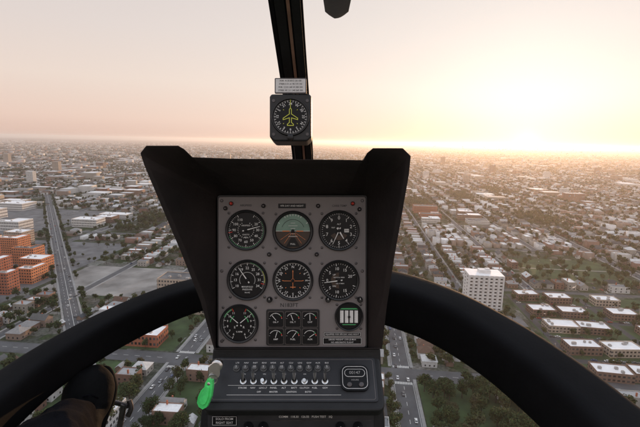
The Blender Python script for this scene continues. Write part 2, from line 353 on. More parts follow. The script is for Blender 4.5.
# ---- switch shelf
tilt=Matrix.Translation((.008,-.2127,.0375))@Matrix.Rotation(rad(-45),4,'X')
mb=MB(); mb.poly(rrect(.354,.112,.014,6,0,-.006),-.030,-.002,0); mb.obj('switch_housing',[M_black],con,smooth=40,M=tilt,bevel=.004,seg=3)
mb=MB(); mb.poly([(-.172,-.24),(.189,-.24),(.186,-.163),(-.166,-.163)],-.15,.004,0); mb.obj('neck_shroud',[M_black],con,bevel=.004,seg=3)
sp=empty('switch_panel',tilt,parent=con)
mb=MB(); mb.poly(rrect(.330,.090,.005,5,0,-.001),-.002,.001,0); mb.outline(rrect(.320,.082,.004,3,0,-.001),.0003,.0013,1); mb.obj('panel_face',[M_shelf,M_panel],sp)
lab=['STROBE','NAV','LDG LT','PANEL','ALT','BATT','CLUTCH','FUEL','GOV']
for i,t in enumerate(lab):
    x=-.103+.0205*i
    s=MB(); s.lathe([(.0066,.001),(.0066,.003),(.0046,.0035),(.0042,.009)],14,(0,0,0),0)
    up=1 if i not in (2,6) else -1
    sweep(s,[(0,0,.006,1),(0,up*.003,.013,1.0),(0,up*.007,.021,1.35),(0,up*.0085,.0265,1.4)],[(.0026*math.cos(k*math.pi/4),.0026*math.sin(k*math.pi/4)) for k in range(8)],up=(1,0,0),n=3)
    s.obj('switch',[M_metal],sp,smooth=50,M=Matrix.Translation((x,-.006,0)))
for i in range(11):
    x=-.120+.0185*i
    s=MB(); s.lathe([(.0072,.001),(.0072,.0035),(.0055,.004),(.0055,.009),(.0035,.0102)],16,(0,0,0),0,cap=True); s.text(str([5,5,10,5,2,15,5,10,5,3,5][i]),0,0,.0106,.006,1)
    s.obj('circuit_breaker',[M_breaker,M_white],sp,smooth=40,M=Matrix.Translation((x,.0205,0)))
mb=MB()
for i,t in enumerate(lab): mb.text(t,-.103+.0205*i,-.0195,.0017,.0048,0); mb.text('ON',-.103+.0205*i,.0085,.0017,.0036,0)
for i,t in enumerate(['LTS','NAV','INST','RDO','XPDR','ALT','CLU','LDG','GOV','AUX','BUS']): mb.text(t,-.120+.0185*i,.0325,.0017,.0046,0)
mb.text('OFF             MASTER             IGNITION             BOTH',-.02,-.0275,.0017,.0046,0)
mb.box((-.02,-.0335,.0017),(.225,.0006,.0004),0); mb.box((-.02,-.0145,.0017),(.225,.0005,.0004),0)
mb.obj('panel_lettering',[M_white],sp)
ck=empty('clock',Matrix.Translation((.121,-.001,.001))@Matrix.Scale(.9,4),parent=sp)
mb=MB(); mb.poly(rrect(.062,.058,.014),0,.008,0); mb.outline(rrect(.055,.050,.012,5),.0005,.0084,1)
mb.poly(rrect(.046,.018,.0088,6,0,.010),.008,.0088,1); mb.poly(rrect(.0440,.0160,.0078,6,0,.010),.0088,.0092,0); mb.text('00147',0,.010,.0096,.010,3)
mb.text('HOURS',0,-.006,.0084,.005,3); mb.lathe([(.006,.008),(.0055,.011),(.004,.012)],16,(-.013,-.0165,0),2,cap=True); mb.lathe([(.006,.008),(.0055,.011),(.004,.012)],16,(.013,-.0165,0),2,cap=True)
mb.obj('clock_face',[M_face,M_card,M_dull,M_dim],ck)
# ---- lower pedestal
mb=MB(); mb.poly([(-.178,-.242),(.186,-.242),(.192,-.30),(.200,-1.0),(-.200,-1.0),(-.186,-.30)],-.16,.035,0); mb.obj('pedestal',[M_black],con,bevel=.012,seg=3)
rp=empty('radio_panel',Matrix.Translation((0,0,.0358)),parent=con)
mb=MB(); mb.poly(rrect(.335,.16,.006,4,0,-.362),0,.004,0)
for k in range(4): mb.box((0,-.296-.036*k,.0045),(.325,.0010,.001),1)
mb.obj('radio_face',[M_shelf,M_dull],rp)
mb=MB(); mb.text('COMM   118.30   126.55   PUSH TEST   SQ',.03,-.2885,.0046,.0060,0); mb.text('TRANSPONDER   1200   ALT   ON   STBY',.0,-.325,.0046,.008,0); mb.obj('panel_lettering',[M_white],rp)
placard('placard',-.133,-.2955,.05,.019,['SOLO FROM','RIGHT SEAT'],.0064,0,1,z=.006,par=rp,edge=True)
for x in (-.085,-.055,.10,.135):
    mb=MB(); mb.lathe([(.010,.004),(.0095,.018),(.008,.021)],20,(0,0,0),0,cap=True); mb.box((0,.004,.0215),(.0014,.008,.0012),1); mb.obj('knob',[M_bezel,M_white],rp,smooth=40,M=Matrix.Translation((x,-.308,0)))
# ---- key and green tag
kpos=ac(216,367,.835)
key=empty('key',M_con@Matrix.Translation(kpos)@Matrix.Scale(1.12,4),'ignition key with lime green fob hanging from it','key')
mb=MB(); mb.lathe([(.010,-.014),(.010,-.006),(.007,-.004)],20,(0,0,0),0,cap=True); mb.box((0,0,.001),(.0022,.010,.016),0)
mb.poly(rrect(.020,.026,.007),-.0015,.0015,0,M=Matrix.Translation((0,-.002,.014))@Matrix.Rotation(rad(35),4,'Y'))
mb.obj('key_blade',[M_metal],key,smooth=40)
mb=MB(); R=.008
ring=[(R*math.cos(a)-.001,R*math.sin(a)-.014,.02,1) for a in [2*math.pi*i/14 for i in range(15)]]
sweep(mb,ring,[(.0012*math.cos(k*math.pi/3),.0012*math.sin(k*math.pi/3)) for k in range(6)],up=(0,0,1),cap=False,n=2); mb.obj('key_ring',[M_metal],key,smooth=60)
fob=[(-.0055,.001),(.0035,.002),(.0065,-.006),(.0085,-.014),(.0105,-.024),(.0100,-.035),(.0085,-.044),(.003,-.050),(-.005,-.049),(-.0105,-.044),(-.0120,-.034),(-.0105,-.022),(-.0065,-.014),(-.0075,-.007)]
Mf=Matrix.Translation((-.003,-.014,.023))@Matrix.Rotation(rad(-18),4,'Z')@Matrix.Rotation(rad(-14),4,'Y')
mb=MB(); mb.poly(fob,-.004,.003,0); inner=[(x*.62,-.029+(y+.029)*.62) for x,y in fob]; mb.poly(inner,.003,.0055,0); mb.lathe([(.0030,.003),(.0030,.0036),(.0012,.0038)],10,(-.0005,-.006,0),1,cap=True)
mb.obj('key_fob',[M_tag,M_metal],key,M=Mf,bevel=.0024,seg=4)
# ================================================================== COMPASS
cpos=at(290.5,117,.70)
cmp_=empty('compass',M_cab@Matrix.Translation(cpos)@Matrix.Scale(.875,4),'square black compass with dial and white correction card','compass')
mb=MB(); w=.0785
pts=[(-w/2+.008,-w/2-.006),(w/2-.008,-w/2-.006),(w/2,-w/2+.002),(w/2,w/2-.001),(w/2-.003,w/2+.004),(-w/2+.003,w/2+.004),(-w/2,w/2-.001),(-w/2,-w/2+.002)]
mb.poly(pts,-.055,0,0); mb.obj('compass_case',[M_bezel],cmp_,bevel=.003,seg=3)
d=MB(); R=.033; d.disc(0,0,.0012,R,0,48)
ticks(d,R,0,360,36,2,r0=.88,r1=.95)
for i,t in enumerate(['24','W','30','33','N','3','6','E','12','15','S','21']):
    a=rad(30*i); d.text(t,R*.73*math.sin(a),R*.73*math.cos(a),.0022,R*.21,1,rot=-a)
d.outline(plane(R,1.08),R*.018,.0028,3)
d.tick(0,R*.5,R*.97,R*.016,.0029,3)
for a in (45,135,225,315): d.tick(a,R*.52,R*.58,R*.014,.0026,3)
d.obj('dial',DM,cmp_)
b=MB(); b.lathe([(R*.97,.001),(R*1.0,.005),(R*1.06,.005),(R*1.1,.0)],48)
for sx in (-1,1):
    for sy in (-1,1): b.lathe([(.003,0),(.003,.0015)],10,(sx*.0315,sy*.0315-.001,0),1,cap=True)
b.obj('bezel',[M_bezel,M_dull],cmp_,smooth=50)
kb=MB(); kb.lathe([(.006,0),(.0055,.006),(.004,.007)],16,(0,-.0385,0),0,cap=True); kb.obj('knob',[M_bezel],cmp_,smooth=40)
mb=MB(); mb.poly(rrect(.060,.029,.002,3,0,.0595),-.006,-.003,0); mb.poly(rrect(.056,.025,.001,3,0,.0595),-.003,-.0022,1)
for r,tt in enumerate(['FOR  N 30 60 E 120 150','STEER 0 31 61 90 119 150','FOR  S 210 240 W 300 330','STEER 181 211 240 269 300']):
    mb.text(tt,0,.0685-.006*r,-.0018,.0040,2)
mb.obj('correction_card',[M_dull,M_card,M_face],cmp_)
mb=MB(); mb.box((0,.0,-.085),(.022,.05,.06)); mb.box((0,.05,-.012),(.012,.03,.006)); mb.obj('mounting_bracket',[M_black],cmp_,bevel=.002)
# ================================================================== CANOPY FRAME
cf=empty('canopy_frame',M_cab@Matrix.Translation((0,0,-1.2)),'black curved frame members carrying the cockpit bubble','cockpit frame')
O=Vector((0,0,-1.2))
def P(u,v,d,s=1): p=at(u,v,d)-O; return (p.x,p.y,p.z,s)
def superell(a,b,n=20,e=.7):
    o=[]
    for i in range(n):
        t=2*math.pi*i/n; c,s=math.cos(t),math.sin(t); o.append((a*math.copysign(abs(c)**e,c),b*math.copysign(abs(s)**e,s)))
    return o
prf=superell(.050,.055,28,.38)
mb=MB(); sweep(mb,[P(300,290,1.28,.70),P(245,290,1.26,.72),P(205,293,1.22,.74),P(160,307,1.15,.77),P(105,333,1.06,.79),P(50,366,.96,.81),P(5,400,.86,.85),P(-60,456,.72,.92),P(-200,580,.5,1.0)],prf,up=(0,1,.3))
mb.obj('lower_bow',[M_frame],cf,smooth=60)
mb=MB(); sweep(mb,[P(300,290,1.28,.95),P(345,290,1.26,1.05),P(388,297,1.22,1.20),P(440,315,1.15,1.20),P(497,347,1.06,1.21),P(552,388,.96,1.26),P(605,435,.86,1.32),P(680,510,.72,1.35),P(800,640,.5,1.35)],prf,up=(0,1,.3))
mb.obj('lower_bow',[M_frame],cf,smooth=60)
post=[(278,-70,.518),(285.5,0,.61),(291,50,.70),(296.6,100,.815),(303,160,1.02),(305,230,1.16),(303,292,1.27)]
mb=MB(); pr=[(-.0245,-.012),(.0245,-.012),(.0245,.004),(.018,.008),(-.018,.008),(-.0245,.004)]
sweep(mb,[P(*p) for p in post],pr,up=(0,0,1)); mb.obj('centre_post',[M_frame],cf,smooth=30)
def offs(dx,w,zz,m,name):
    mb=MB(); sweep(mb,[(lambda q:(q[0]+dx,q[1]-zz*.35,q[2]+zz,1))(P(*p)) for p in post],[(-w,-.0012),(w,-.0012),(w,.0012),(-w,.0012)],up=(0,0,1)); mb.obj(name,[m],cf)
offs(.0035,.0024,.0100,M_strip,'post_seam_and_highlight'); offs(-.0085,.0070,.0130,M_black,'post_trim'); offs(.0150,.0065,.0130,M_black,'post_trim'); offs(-.0175,.0010,.0100,M_panel,'post_seam_and_highlight')  # thin grey left strip paints an edge highlight; the brown strip is the seam
rb=empty('rotor_blade',M_heli,'dark main rotor blade reaching out overhead','rotor blade')
mb=MB(); sec=[]
tip=Vector((.185,5.05,1.36)); root=Vector((0,-1.2,1.30))
for t,c in ((0,.27),(.9,.27),(.965,.25),(.985,.17),(1.0,.09)):
    p=root.lerp(tip,t); sec.append([(p.x-c*.5,p.y,p.z),(p.x-c*.25,p.y,p.z+.016),(p.x+c*.15,p.y,p.z+.012),(p.x+c*.5,p.y,p.z+.001),(p.x+c*.15,p.y,p.z-.008),(p.x-c*.25,p.y,p.z-.012)])
vs=[v for s in sec for v in s]; fs=[]
for j in range(4):
    for i in range(6): k=(i+1)%6; fs.append((j*6+i,j*6+k,(j+1)*6+k,(j+1)*6+i))
fs+= [tuple(range(5,-1,-1)),tuple(24+i for i in range(6))]
mb.add(vs,fs); mb.obj('blade_skin',[M_blade],rb,smooth=50)
# windscreen droplets: real specks of dried water on the bubble surface
m,nt,p=newmat('dried_droplet'); L=nt.links.new
tr=N(nt,'ShaderNodeBsdfTranslucent'); tr.inputs[0].default_value=(.55,.62,.75,1); df=N(nt,'ShaderNodeBsdfTransparent'); ms=N(nt,'ShaderNodeMixShader'); ms.inputs[0].default_value=.6
no=N(nt,'ShaderNodeTexNoise'); no.inputs['Scale'].default_value=300; mr=N(nt,'ShaderNodeMapRange'); mr.inputs[1].default_value=.3; mr.inputs[2].default_value=.7; mr.inputs[3].default_value=.2; mr.inputs[4].default_value=.7
tcn=N(nt,'ShaderNodeTexCoord'); L(tcn.outputs['Object'],no.inputs['Vector']); L(no.outputs[0],mr.inputs[0]); L(mr.outputs[0],ms.inputs[0])
L(df.outputs[0],ms.inputs[1]); L(tr.outputs[0],ms.inputs[2]); L(ms.outputs[0],nt.nodes['Material Output'].inputs['Surface']); M_drop=m
mb=MB(); r=random.Random(77)
for i in range(900):
    az=rad(min(39,max(9,r.gauss(28,7)))); el=rad(-abs(r.gauss(0,6))-.6) 
    dr=Vector((math.sin(az)*math.cos(el),math.cos(az)*math.cos(el),math.sin(el))); Rr=1.32
    X=dr.cross(Vector((0,0,1))).normalized(); Y=X.cross(dr); c=dr*Rr; s1=abs(r.gauss(0,.0005))+.0005; st=s1*r.choice((1,1,1.5,2.5,4)); a=r.gauss(.7,.3)
    A=X*math.cos(a)+Y*math.sin(a); B=-X*math.sin(a)+Y*math.cos(a)
    mb.add([c+A*st*math.cos(q*math.pi/3.5)*r.uniform(.7,1.1)+B*s1*math.sin(q*math.pi/3.5) for q in range(7)],[tuple(range(7))])
dro=mb.obj('windscreen_droplets',[M_drop],None,M=M_heli); tag(dro,'tiny dried water specks on the clear windscreen','water droplets',kind='stuff')
# ================================================================== PILOT LEG + PEDAL
ppos=at(80,440,.9)
per=empty('person',M_cab@Matrix.Translation(ppos),'person in dark trousers and black shoe with foot on the pedal','person')
def Q(u,v,d,s): p=at(u,v,d)-ppos; return (p.x,p.y,p.z,s)
cl=bpy.data.textures.new('folds','CLOUDS'); cl.noise_scale=.05
def soft(o,st):
    a=o.modifiers.new('sub','SUBSURF'); a.levels=2; a.render_levels=2; b=o.modifiers.new('disp','DISPLACE'); b.texture=cl; b.strength=st; b.mid_level=.5
mb=MB(); sweep(mb,[Q(74,419,.93,.042),Q(66,430,.88,.058),Q(52,450,.80,.070),Q(36,485,.70,.076),Q(15,540,.58,.078),Q(-10,600,.50,.080),Q(-40,660,.38,.088)],superell(1,1,18,.9),up=(0,0,1),n=4); soft(mb.obj('trouser_leg',[M_cloth],per,smooth=180),.024)
mb=MB(); sweep(mb,[Q(93,368.5,1.005,.014),Q(93,371,1.0,.030),Q(92,377,.993,.044),Q(90,388,.982,.053),Q(87,401,.968,.053),Q(83,415,.95,.049),Q(79,430,.92,.047),Q(76,442,.90,.046)],superell(1.05,.66,20,.9),up=(0,0,1),n=3); soft(mb.obj('shoe',[M_shoe],per,smooth=180),.008)
mb=MB()
for i,(u,v,d) in enumerate([(89,396,.932),(87,403,.928),(85,410,.920),(83,417,.912)]):
    sweep(mb,[Q(u-9,v+2.0,d+.014,1),Q(u,v-1,d,1),Q(u+9,v+2.0,d+.014,1)],[(.0016*math.cos(k*math.pi/3),.0016*math.sin(k*math.pi/3)) for k in range(6)],up=(0,0,1),n=4)
mb.obj('shoe_lace',[M_cloth],per,smooth=60)
mb=MB(); sweep(mb,[Q(95,367,1.035,.50),Q(95,373,1.032,.82),Q(93,386,1.025,1.05),Q(90,402,1.01,1.05),Q(86,418,.99,.92),Q(80,436,.965,.9)],superell(.056,.010,20,.6),up=(0,0,1)); mb.obj('shoe_sole',[M_sole],per,smooth=50)
pd=empty('pedal',M_cab@Matrix.Translation(at(120,410,1.0)),'metal anti torque pedal bracket beside the shoe','pedal')
def K(u,v,d): p=at(u,v,d)-at(120,410,1.0); return (p.x,p.y,p.z,1)
mb=MB(); sweep(mb,[K(96,402,1.06),K(112,402,1.05),K(128,406,1.04)],[(.006*math.cos(k*math.pi/5),.006*math.sin(k*math.pi/5)) for k in range(10)],up=(0,0,1)); mb.obj('pedal_bar',[M_dull],pd,smooth=60)
mb=MB(); sweep(mb,[K(124,404,1.04),K(120,425,1.05),K(112,470,1.08)],superell(.007,.006,10),up=(0,0,1)); sweep(mb,[K(129,400,1.045),K(131,408,1.045),K(128,416,1.045)],superell(.006,.005,10),up=(0,0,1)); mb.obj('pedal_arm',[M_dull],pd,smooth=60)
# ================================================================== CITY
TH=rad(5.5); cT,sT=math.cos(TH),math.sin(TH)
def W(t,s): return (t*cT+s*sT,-t*sT+s*cT)
def TS(x,y): return (x*cT-y*sT,x*sT+y*cT)
def inview(t,s,m=60,near=175):
    x,y=W(t,s); return y>near and abs(x)<.80*y+m
M_asph=pmat('asphalt',(.05,.051,.055),.85,var=.25,scale=.08,coord='Object')
M_asph2=pmat('asphalt_worn',(.082,.084,.088),.85,var=.25,scale=.08)
M_pave=pmat('concrete_pavement',(.28,.275,.265),.9,var=.15,scale=.3)
M_paint=pmat('road_paint',(.7,.69,.65),.7,var=.15,scale=1)
M_dirt=pmat('bare_earth',(.235,.222,.205),.95,var=.4,scale=.04)
M_lot=pmat('parking_asphalt',(.125,.126,.128),.9,var=.4,scale=.06)
M_grass=pmat('grass',(.034,.062,.020),.95,var=.5,scale=.06)
def ground_mat():
    m,nt,p=newmat('city_ground'); L=nt.links.new
    g=N(nt,'ShaderNodeNewGeometry'); mp=N(nt,'ShaderNodeMapping'); mp.inputs['Rotation'].default_value=(0,0,TH); L(g.outputs['Position'],mp.inputs['Vector'])
    def noise(s,d=5):
        n=N(nt,'ShaderNodeTexNoise'); n.inputs['Scale'].default_value=s; n.inputs['Detail'].default_value=d; L(mp.outputs[0],n.inputs['Vector']); return n
    def ramp(src,els,interp='LINEAR'):
        r=N(nt,'ShaderNodeValToRGB'); r.color_ramp.interpolation=interp
        while len(r.color_ramp.elements)<len(els): r.color_ramp.elements.new(1)
        for i,(a,c) in enumerate(els): r.color_ramp.elements[i].position=a; r.color_ramp.elements[i].color=(*c,1)
        L(src,r.inputs[0]); return r
    def mix(f,a,b,bt='MIX'):
        x=N(nt,'ShaderNodeMix',data_type='RGBA',blend_type=bt)
        if isinstance(f,float): x.inputs[0].default_value=f
        else: L(f,x.inputs[0])
        L(a,x.inputs[6]); L(b,x.inputs[7]); return x.outputs[2]
    v0=N(nt,'ShaderNodeTexVoronoi'); v0.inputs['Scale'].default_value=.075; v0.distance='CHEBYCHEV'; L(mp.outputs[0],v0.inputs['Vector'])
    s0=N(nt,'ShaderNodeSeparateColor'); L(v0.outputs['Color'],s0.inputs[0])
    lots=ramp(s0.outputs[0],[(0,(.030,.055,.020)),(.4,(.044,.065,.030)),(.55,(.095,.090,.074)),(.70,(.20,.195,.185)),(.82,(.075,.078,.080)),(.92,(.34,.33,.32))],'CONSTANT')
    n1=noise(.05,8); near=ramp(n1.outputs[0],[(.30,(.018,.036,.013)),(.47,(.042,.058,.026)),(.57,(.07,.068,.052)),(.70,(.18,.175,.165))])
    n2=noise(.4,6); r2=ramp(n2.outputs[0],[(.3,(.5,.5,.5)),(.7,(1.35,1.35,1.35))]); nearc=mix(1.0,mix(.45,near.outputs[0],lots.outputs[0]),r2.outputs[0],'MULTIPLY')
    v=N(nt,'ShaderNodeTexVoronoi'); v.inputs['Scale'].default_value=.045; v.distance='CHEBYCHEV'; L(mp.outputs[0],v.inputs['Vector'])
    sx=N(nt,'ShaderNodeSeparateColor'); L(v.outputs['Color'],sx.inputs[0])
    far=ramp(sx.outputs[0],[(0,(.025,.038,.015)),(.25,(.04,.05,.022)),(.45,(.06,.05,.04)),(.62,(.11,.10,.09)),(.74,(.05,.042,.04)),(.84,(.30,.27,.25)),(.93,(.5,.47,.45))],'CONSTANT')
    n3=noise(.0016,6); r3=ramp(n3.outputs[0],[(.42,(.0,)*3),(.58,(1.,)*3)]); 
    wood=ramp(noise(.03,6).outputs[0],[(.3,(.018,.026,.010)),(.7,(.05,.055,.026))])
    far2=mix(r3.outputs[0],far.outputs[0],wood.outputs[0])
    ln=N(nt,'ShaderNodeVectorMath',operation='LENGTH'); L(g.outputs['Position'],ln.inputs[0])
    mr=N(nt,'ShaderNodeMapRange'); mr.inputs[1].default_value=1700; mr.inputs[2].default_value=3200; L(ln.outputs['Value'],mr.inputs[0])
    L(mix(mr.outputs[0],nearc,far2),p.inputs['Base Color']); p.inputs['Roughness'].default_value=.95; p.inputs['Specular IOR Level'].default_value=.1
    return m
mb=MB(); G=45000; mb.quad((-G,-G,0),(G,-G,0),(G,G,0),(-G,G,0)); tag(mb.obj('ground',[ground_mat()]),kind='structure')
Z_tower=(88,160,385,462); Z_town=(165,318,286,478); Z_dirt=(-345,-205,405,505); Z_red=(-570,-352,345,620); Z_white=(-790,-560,640,900); Z_park=(222,345,535,640)
zones=[Z_tower,Z_town,Z_dirt,Z_red,Z_white,Z_park]
def inz(t,s,zs=zones,m=0): return any(z[0]-m<t<z[1]+m and z[2]-m<s<z[3]+m for z in zs)
D0=Vector((-150,258)); D1=Vector((-760,1187)); dd=(D1-D0).normalized()
def diagdist(t,s):
    x,y=W(t,s); v=Vector((x,y))-D0; q=v.dot(dd); return abs(v.x*dd.y-v.y*dd.x) if 0<q<1115 else 999
def sheet(mb,t0,t1,s0,s1,z,mi=0):
    a=[W(t0,s0),W(t1,s0),W(t1,s1),W(t0,s1)]; mb.quad(*[(p[0],p[1],z) for p in a],mi)
TS0=35; DT=82.5; S0=290; DS=200
kr=range(-52,53); jr=range(-1,20)
art_t=lambda k:(k%6 in (0,4)); wt=lambda k:14 if art_t(k) else 8
ws=lambda j:16 if j%4==0 else 8.5
mb=MB(); pv=MB(); mk=MB()
for k in kr:
    t=TS0+k*DT
    for j in jr:
        s0=S0+j*DS; s1=s0+DS
        if not (inview(t,s1,120) or inview(t,s0,120)): continue
        if inz(t,(s0+s1)/2,m=-5) and not art_t(k): continue
        w=wt(k)/2; sheet(mb,t-w,t+w,s0,s1,.05,0)
        if s0<1000:
            for q in (-1,1):
                if not inz(t+q*(w+3),(s0+s1)/2):
                    a,b=sorted((t+q*(w+.05),t+q*(w+2.2))); c=W((a+b)/2,(s0+s1)/2)
                    pv.box((0,0,.075),(b-a,DS-ws(j)-4,.15),0,Matrix.Translation((c[0],c[1],0))@Matrix.Rotation(-TH,4,'Z'),True)
        if art_t(k) and s0<1500:
            for i in range(0,int(DS),9):
                if i+4<DS-8 and i>8: sheet(mk,t-.12,t+.12,s0+i,s0+i+4,.20)
            for q in (-1,1): sheet(mk,t+q*(w-.6)-.1,t+q*(w-.6)+.1,s0+11,s1-11,.20)
            if s0<700:
                for q in range(-5,6):
                    for e in (s0+10,s1-12): sheet(mk,t+q*1.1-.3,t+q*1.1+.3,e-1.5,e+1.5,.21)
for j in jr:
    s=S0+j*DS
    for k in kr:
        t0=TS0+k*DT; t1=t0+DT
        if not (inview(t0,s,120) or inview(t1,s,120)): continue
        if inz((t0+t1)/2,s,m=-8): continue
        w=ws(j)/2; sheet(mb,t0,t1,s-w,s+w,.12,0)
        if j%4==0 and s<1200:
            for i in range(0,82,9):
                if 9<i<70: sheet(mk,t0+i,t0+i+4,s-.12,s+.12,.20)
tag(mb.obj('road',[M_asph2]),kind='structure')
tag(pv.obj('pavement',[M_pave]),kind='structure')
tag(mk.obj('road_marking',[M_paint]),kind='structure')
mb=MB(); nv=Vector((-dd.y,dd.x))
def strip(mb,a,b,off,w,z,mi=0):
    p=[a+nv*(off-w),a+nv*(off+w),b+nv*(off+w),b+nv*(off-w)]; mb.quad(*[(q.x,q.y,z) for q in reversed(p)],mi)
strip(mb,D0,D1,0,6.5,.26,0); tag(mb.obj('road',[M_asph2]),kind='structure')
mb=MB(); strip(mb,D0,D1,0,.15,.32,0)
for i in range(0,900,10):
    for o in (-3.3,3.3): strip(mb,D0+dd*i,D0+dd*(i+4),o,.1,.32,0)
tag(mb.obj('road_marking',[M_paint]),kind='structure')
mb=MB(); strip(mb,D0,D0+dd*900,7.7,.9,.2,0); strip(mb,D0,D0+dd*900,-7.7,.9,.2,0); tag(mb.obj('pavement',[M_pave]),kind='structure')
mb=MB(); sheet(mb,*Z_dirt,.03); tag(mb.obj('bare_lot',[M_dirt]),kind='structure')
mb=MB(); sheet(mb,*Z_park,.03); sheet(mb,45,150,180,282,.03); sheet(mb,-125,-60,205,280,.03); sheet(mb,-190,-142,300,400,.03); sheet(mb,-350,-150,180,280,.03); tag(mb.obj('grass',[M_grass]),kind='structure')
mb=MB(); sheet(mb,*Z_white,.03); sheet(mb,*Z_red,.03); sheet(mb,-200,-145,420,480,.035); sheet(mb,90,160,388,412,.033); tag(mb.obj('parking_lot',[M_lot]),kind='structure')
mb=MB()
for s in (327,367,407,447): sheet(mb,168,316,s-3.5,s+3.5,.05)
for t in (170,243,314): sheet(mb,t-3,t+3,290,476,.09)
tag(mb.obj('road',[M_asph]),kind='structure')
mb=MB(); sheet(mb,*Z_town,.02); tag(mb.obj('grass',[M_grass]),kind='structure')
mb=MB(); sheet(mb,281,284,540,638,.06); sheet(mb,225,342,586,589,.08); sheet(mb,48,148,232,234.5,.07); sheet(mb,95,97.5,182,281,.09); tag(mb.obj('path',[M_pave]),kind='structure')
M_rooflite=imat('flat_roof_membrane',[(.61,.61,.60),(.35,.35,.35),(.81,.81,.80),(.19,.195,.20),(.49,.49,.49),(.09,.095,.10),(.75,.75,.74)])
M_roofwhite=pmat('white_membrane',(.84,.83,.82),.7,var=.08,scale=.15)
M_shingle=imat('shingle_roof',[(.055,.058,.062),(.11,.11,.108),(.14,.115,.10),(.32,.32,.32),(.07,.078,.085),(.26,.255,.25),(.12,.075,.055),(.54,.54,.53)])
M_wall=imat('house_wall',[(.26,.17,.13),(.34,.31,.27),(.22,.13,.10),(.60,.59,.57),(.28,.21,.17),(.40,.38,.35),(.70,.69,.68)])
M_glass=pmat('window_glass',(.03,.033,.038),.15,var=.3,scale=.5)
WC={'r':(.36,.125,.07),'o':(.56,.22,.10),'t':(.44,.36,.29),'b':(.20,.13,.10),'c':(.66,.65,.63)}
WM={k:pmat({'r':'red_brick','o':'orange_brick','t':'tan_brick','b':'brown_brick','c':'pale_concrete'}[k],c,.85,var=.18,scale=.4) for k,c in WC.items()}
WB={k:bandmat('window_band_'+k,c) for k,c in WC.items()}
M_unit=pmat('roof_unit_metal',(.35,.34,.33),.6,var=.2,scale=1)
def place(t,s,z=0,rot=0,sc=1): x,y=W(t,s); return Matrix.Translation((x,y,z))@Matrix.Rotation(-TH+rot,4,'Z')@Matrix.Scale(sc,4)
def building(name,t,s,w,d,h,floors,wk,rm,label,cat='building',group=None,rot=0,units=2,wing=0):
    e=empty(name,place(t,s,0,rot),label,cat,group); q=.35
    if wing: fp=[(-w/2,-d/2),(w/2,-d/2),(w/2,d/2),(w/2-w*wing,d/2),(w/2-w*wing,-d/2+d*.5),(-w/2,-d/2+d*.5)]
    else: fp=[(-w/2,-d/2),(w/2,-d/2),(w/2,d/2),(-w/2,d/2)]
    n=len(fp)
    def inset(k):
        o=[]
        for i in range(n):
            a,b,c=Vector(fp[i-1]),Vector(fp[i]),Vector(fp[(i+1)%n]); e1=(b-a).normalized(); e2=(c-b).normalized(); n1=Vector((-e1.y,e1.x)); n2=Vector((-e2.y,e2.x)); o.append(tuple(b+(n1+n2)*k))
        return o
    ip=inset(q); mb=MB(); fs=[]
    for lv in range(3):
        for i in range(n): k=(i+1)%n; fs.append((lv*n+i,lv*n+k,lv*n+n+k,lv*n+n+i))
    mb.add([(*p,0) for p in fp]+[(*p,h) for p in fp]+[(*p,h) for p in ip]+[(*p,h-.8) for p in ip],fs); mb.obj('wall',[WM[wk]],e)
    mb=MB(); mb.add([(*p,h-.8) for p in ip],[tuple(range(n))]); mb.obj('roof',[rm],e)
    r=random.Random(int(t*13+s*7))
    for i in range(units):
        mb=MB(); a,b,c=r.uniform(1.5,3.5),r.uniform(1.5,3),r.uniform(1,2); mb.poly(rrect(a,b,.2,1),0,c,0); mb.poly(rrect(a*.6,b*.6,.2,1),c,c+.3,0); mb.obj('rooftop_unit',[M_unit],e,M=Matrix.Translation((r.uniform(-.36,.36)*w,(r.uniform(-.34,.34) if not wing else -.25)*d,h-.8)))
    fh=(h-1)/floors; op=inset(-.04)
    for f in range(floors):
        z0=fh*f+fh*.35; z1=fh*f+fh*.8
        mb=MB(); mb.add([(*p,z0) for p in op]+[(*p,z1) for p in op],[(i,(i+1)%n,n+(i+1)%n,n+i) for i in range(n)]); mb.obj('window_band',[WB[wk]],e)
    return e
TWS=424
tw=empty('apartment_tower',place(126,TWS),'white concrete apartment tower with ribbed facade on green lot','apartment building')
tW,tD,tH=33,22,39; M_conc=pmat('tower_concrete',(.74,.72,.70),.85,var=.08,scale=.3)
mb=MB(); mb.box((0,0,tH/2),(tW,tD,tH),0,None,True); mb.obj('wall',[M_conc],tw)
mb=MB(); mb.box((0,0,tH+.25),(tW+.6,tD+.6,.5)); mb.obj('roof',[M_roofwhite],tw)
mb=MB(); mb.box((0,0,tH+2.1),(11,8,3.2)); mb.box((3,0,tH+4.3),(4,4,1.2)); mb.obj('penthouse',[M_conc],tw)
for i in range(8):
    x=-tW/2+tW*i/7; x=max(-tW/2+.4,min(tW/2-.4,x)); mb=MB(); mb.box((x,-tD/2-.55,tH/2),(1.1,1.1,tH)); mb.obj('facade_rib',[M_conc],tw)
wm_=MB(); wm_.box((0,0,0),(2.2,.1,1.3)); wmesh=wm_.mesh('window',[M_glass])
wm2=MB(); wm2.box((0,0,0),(.1,2.2,1.3)); wmesh2=wm2.mesh('window',[M_glass])
for f in range(11):
    z=2.2+f*3.4
    for i in range(7):
        o=bpy.data.objects.new('window',wmesh); COL.objects.link(o); o.parent=tw; o.location=(-tW/2+tW*(i+.5)/7,-tD/2-.03,z)
for f in range(11):
    for i in range(2):
        o=bpy.data.objects.new('window',wmesh2); COL.objects.link(o); o.parent=tw; o.location=(-tW/2-.03,-tD/2+tD*(i+.75)/2.6,2.2+f*3.4)
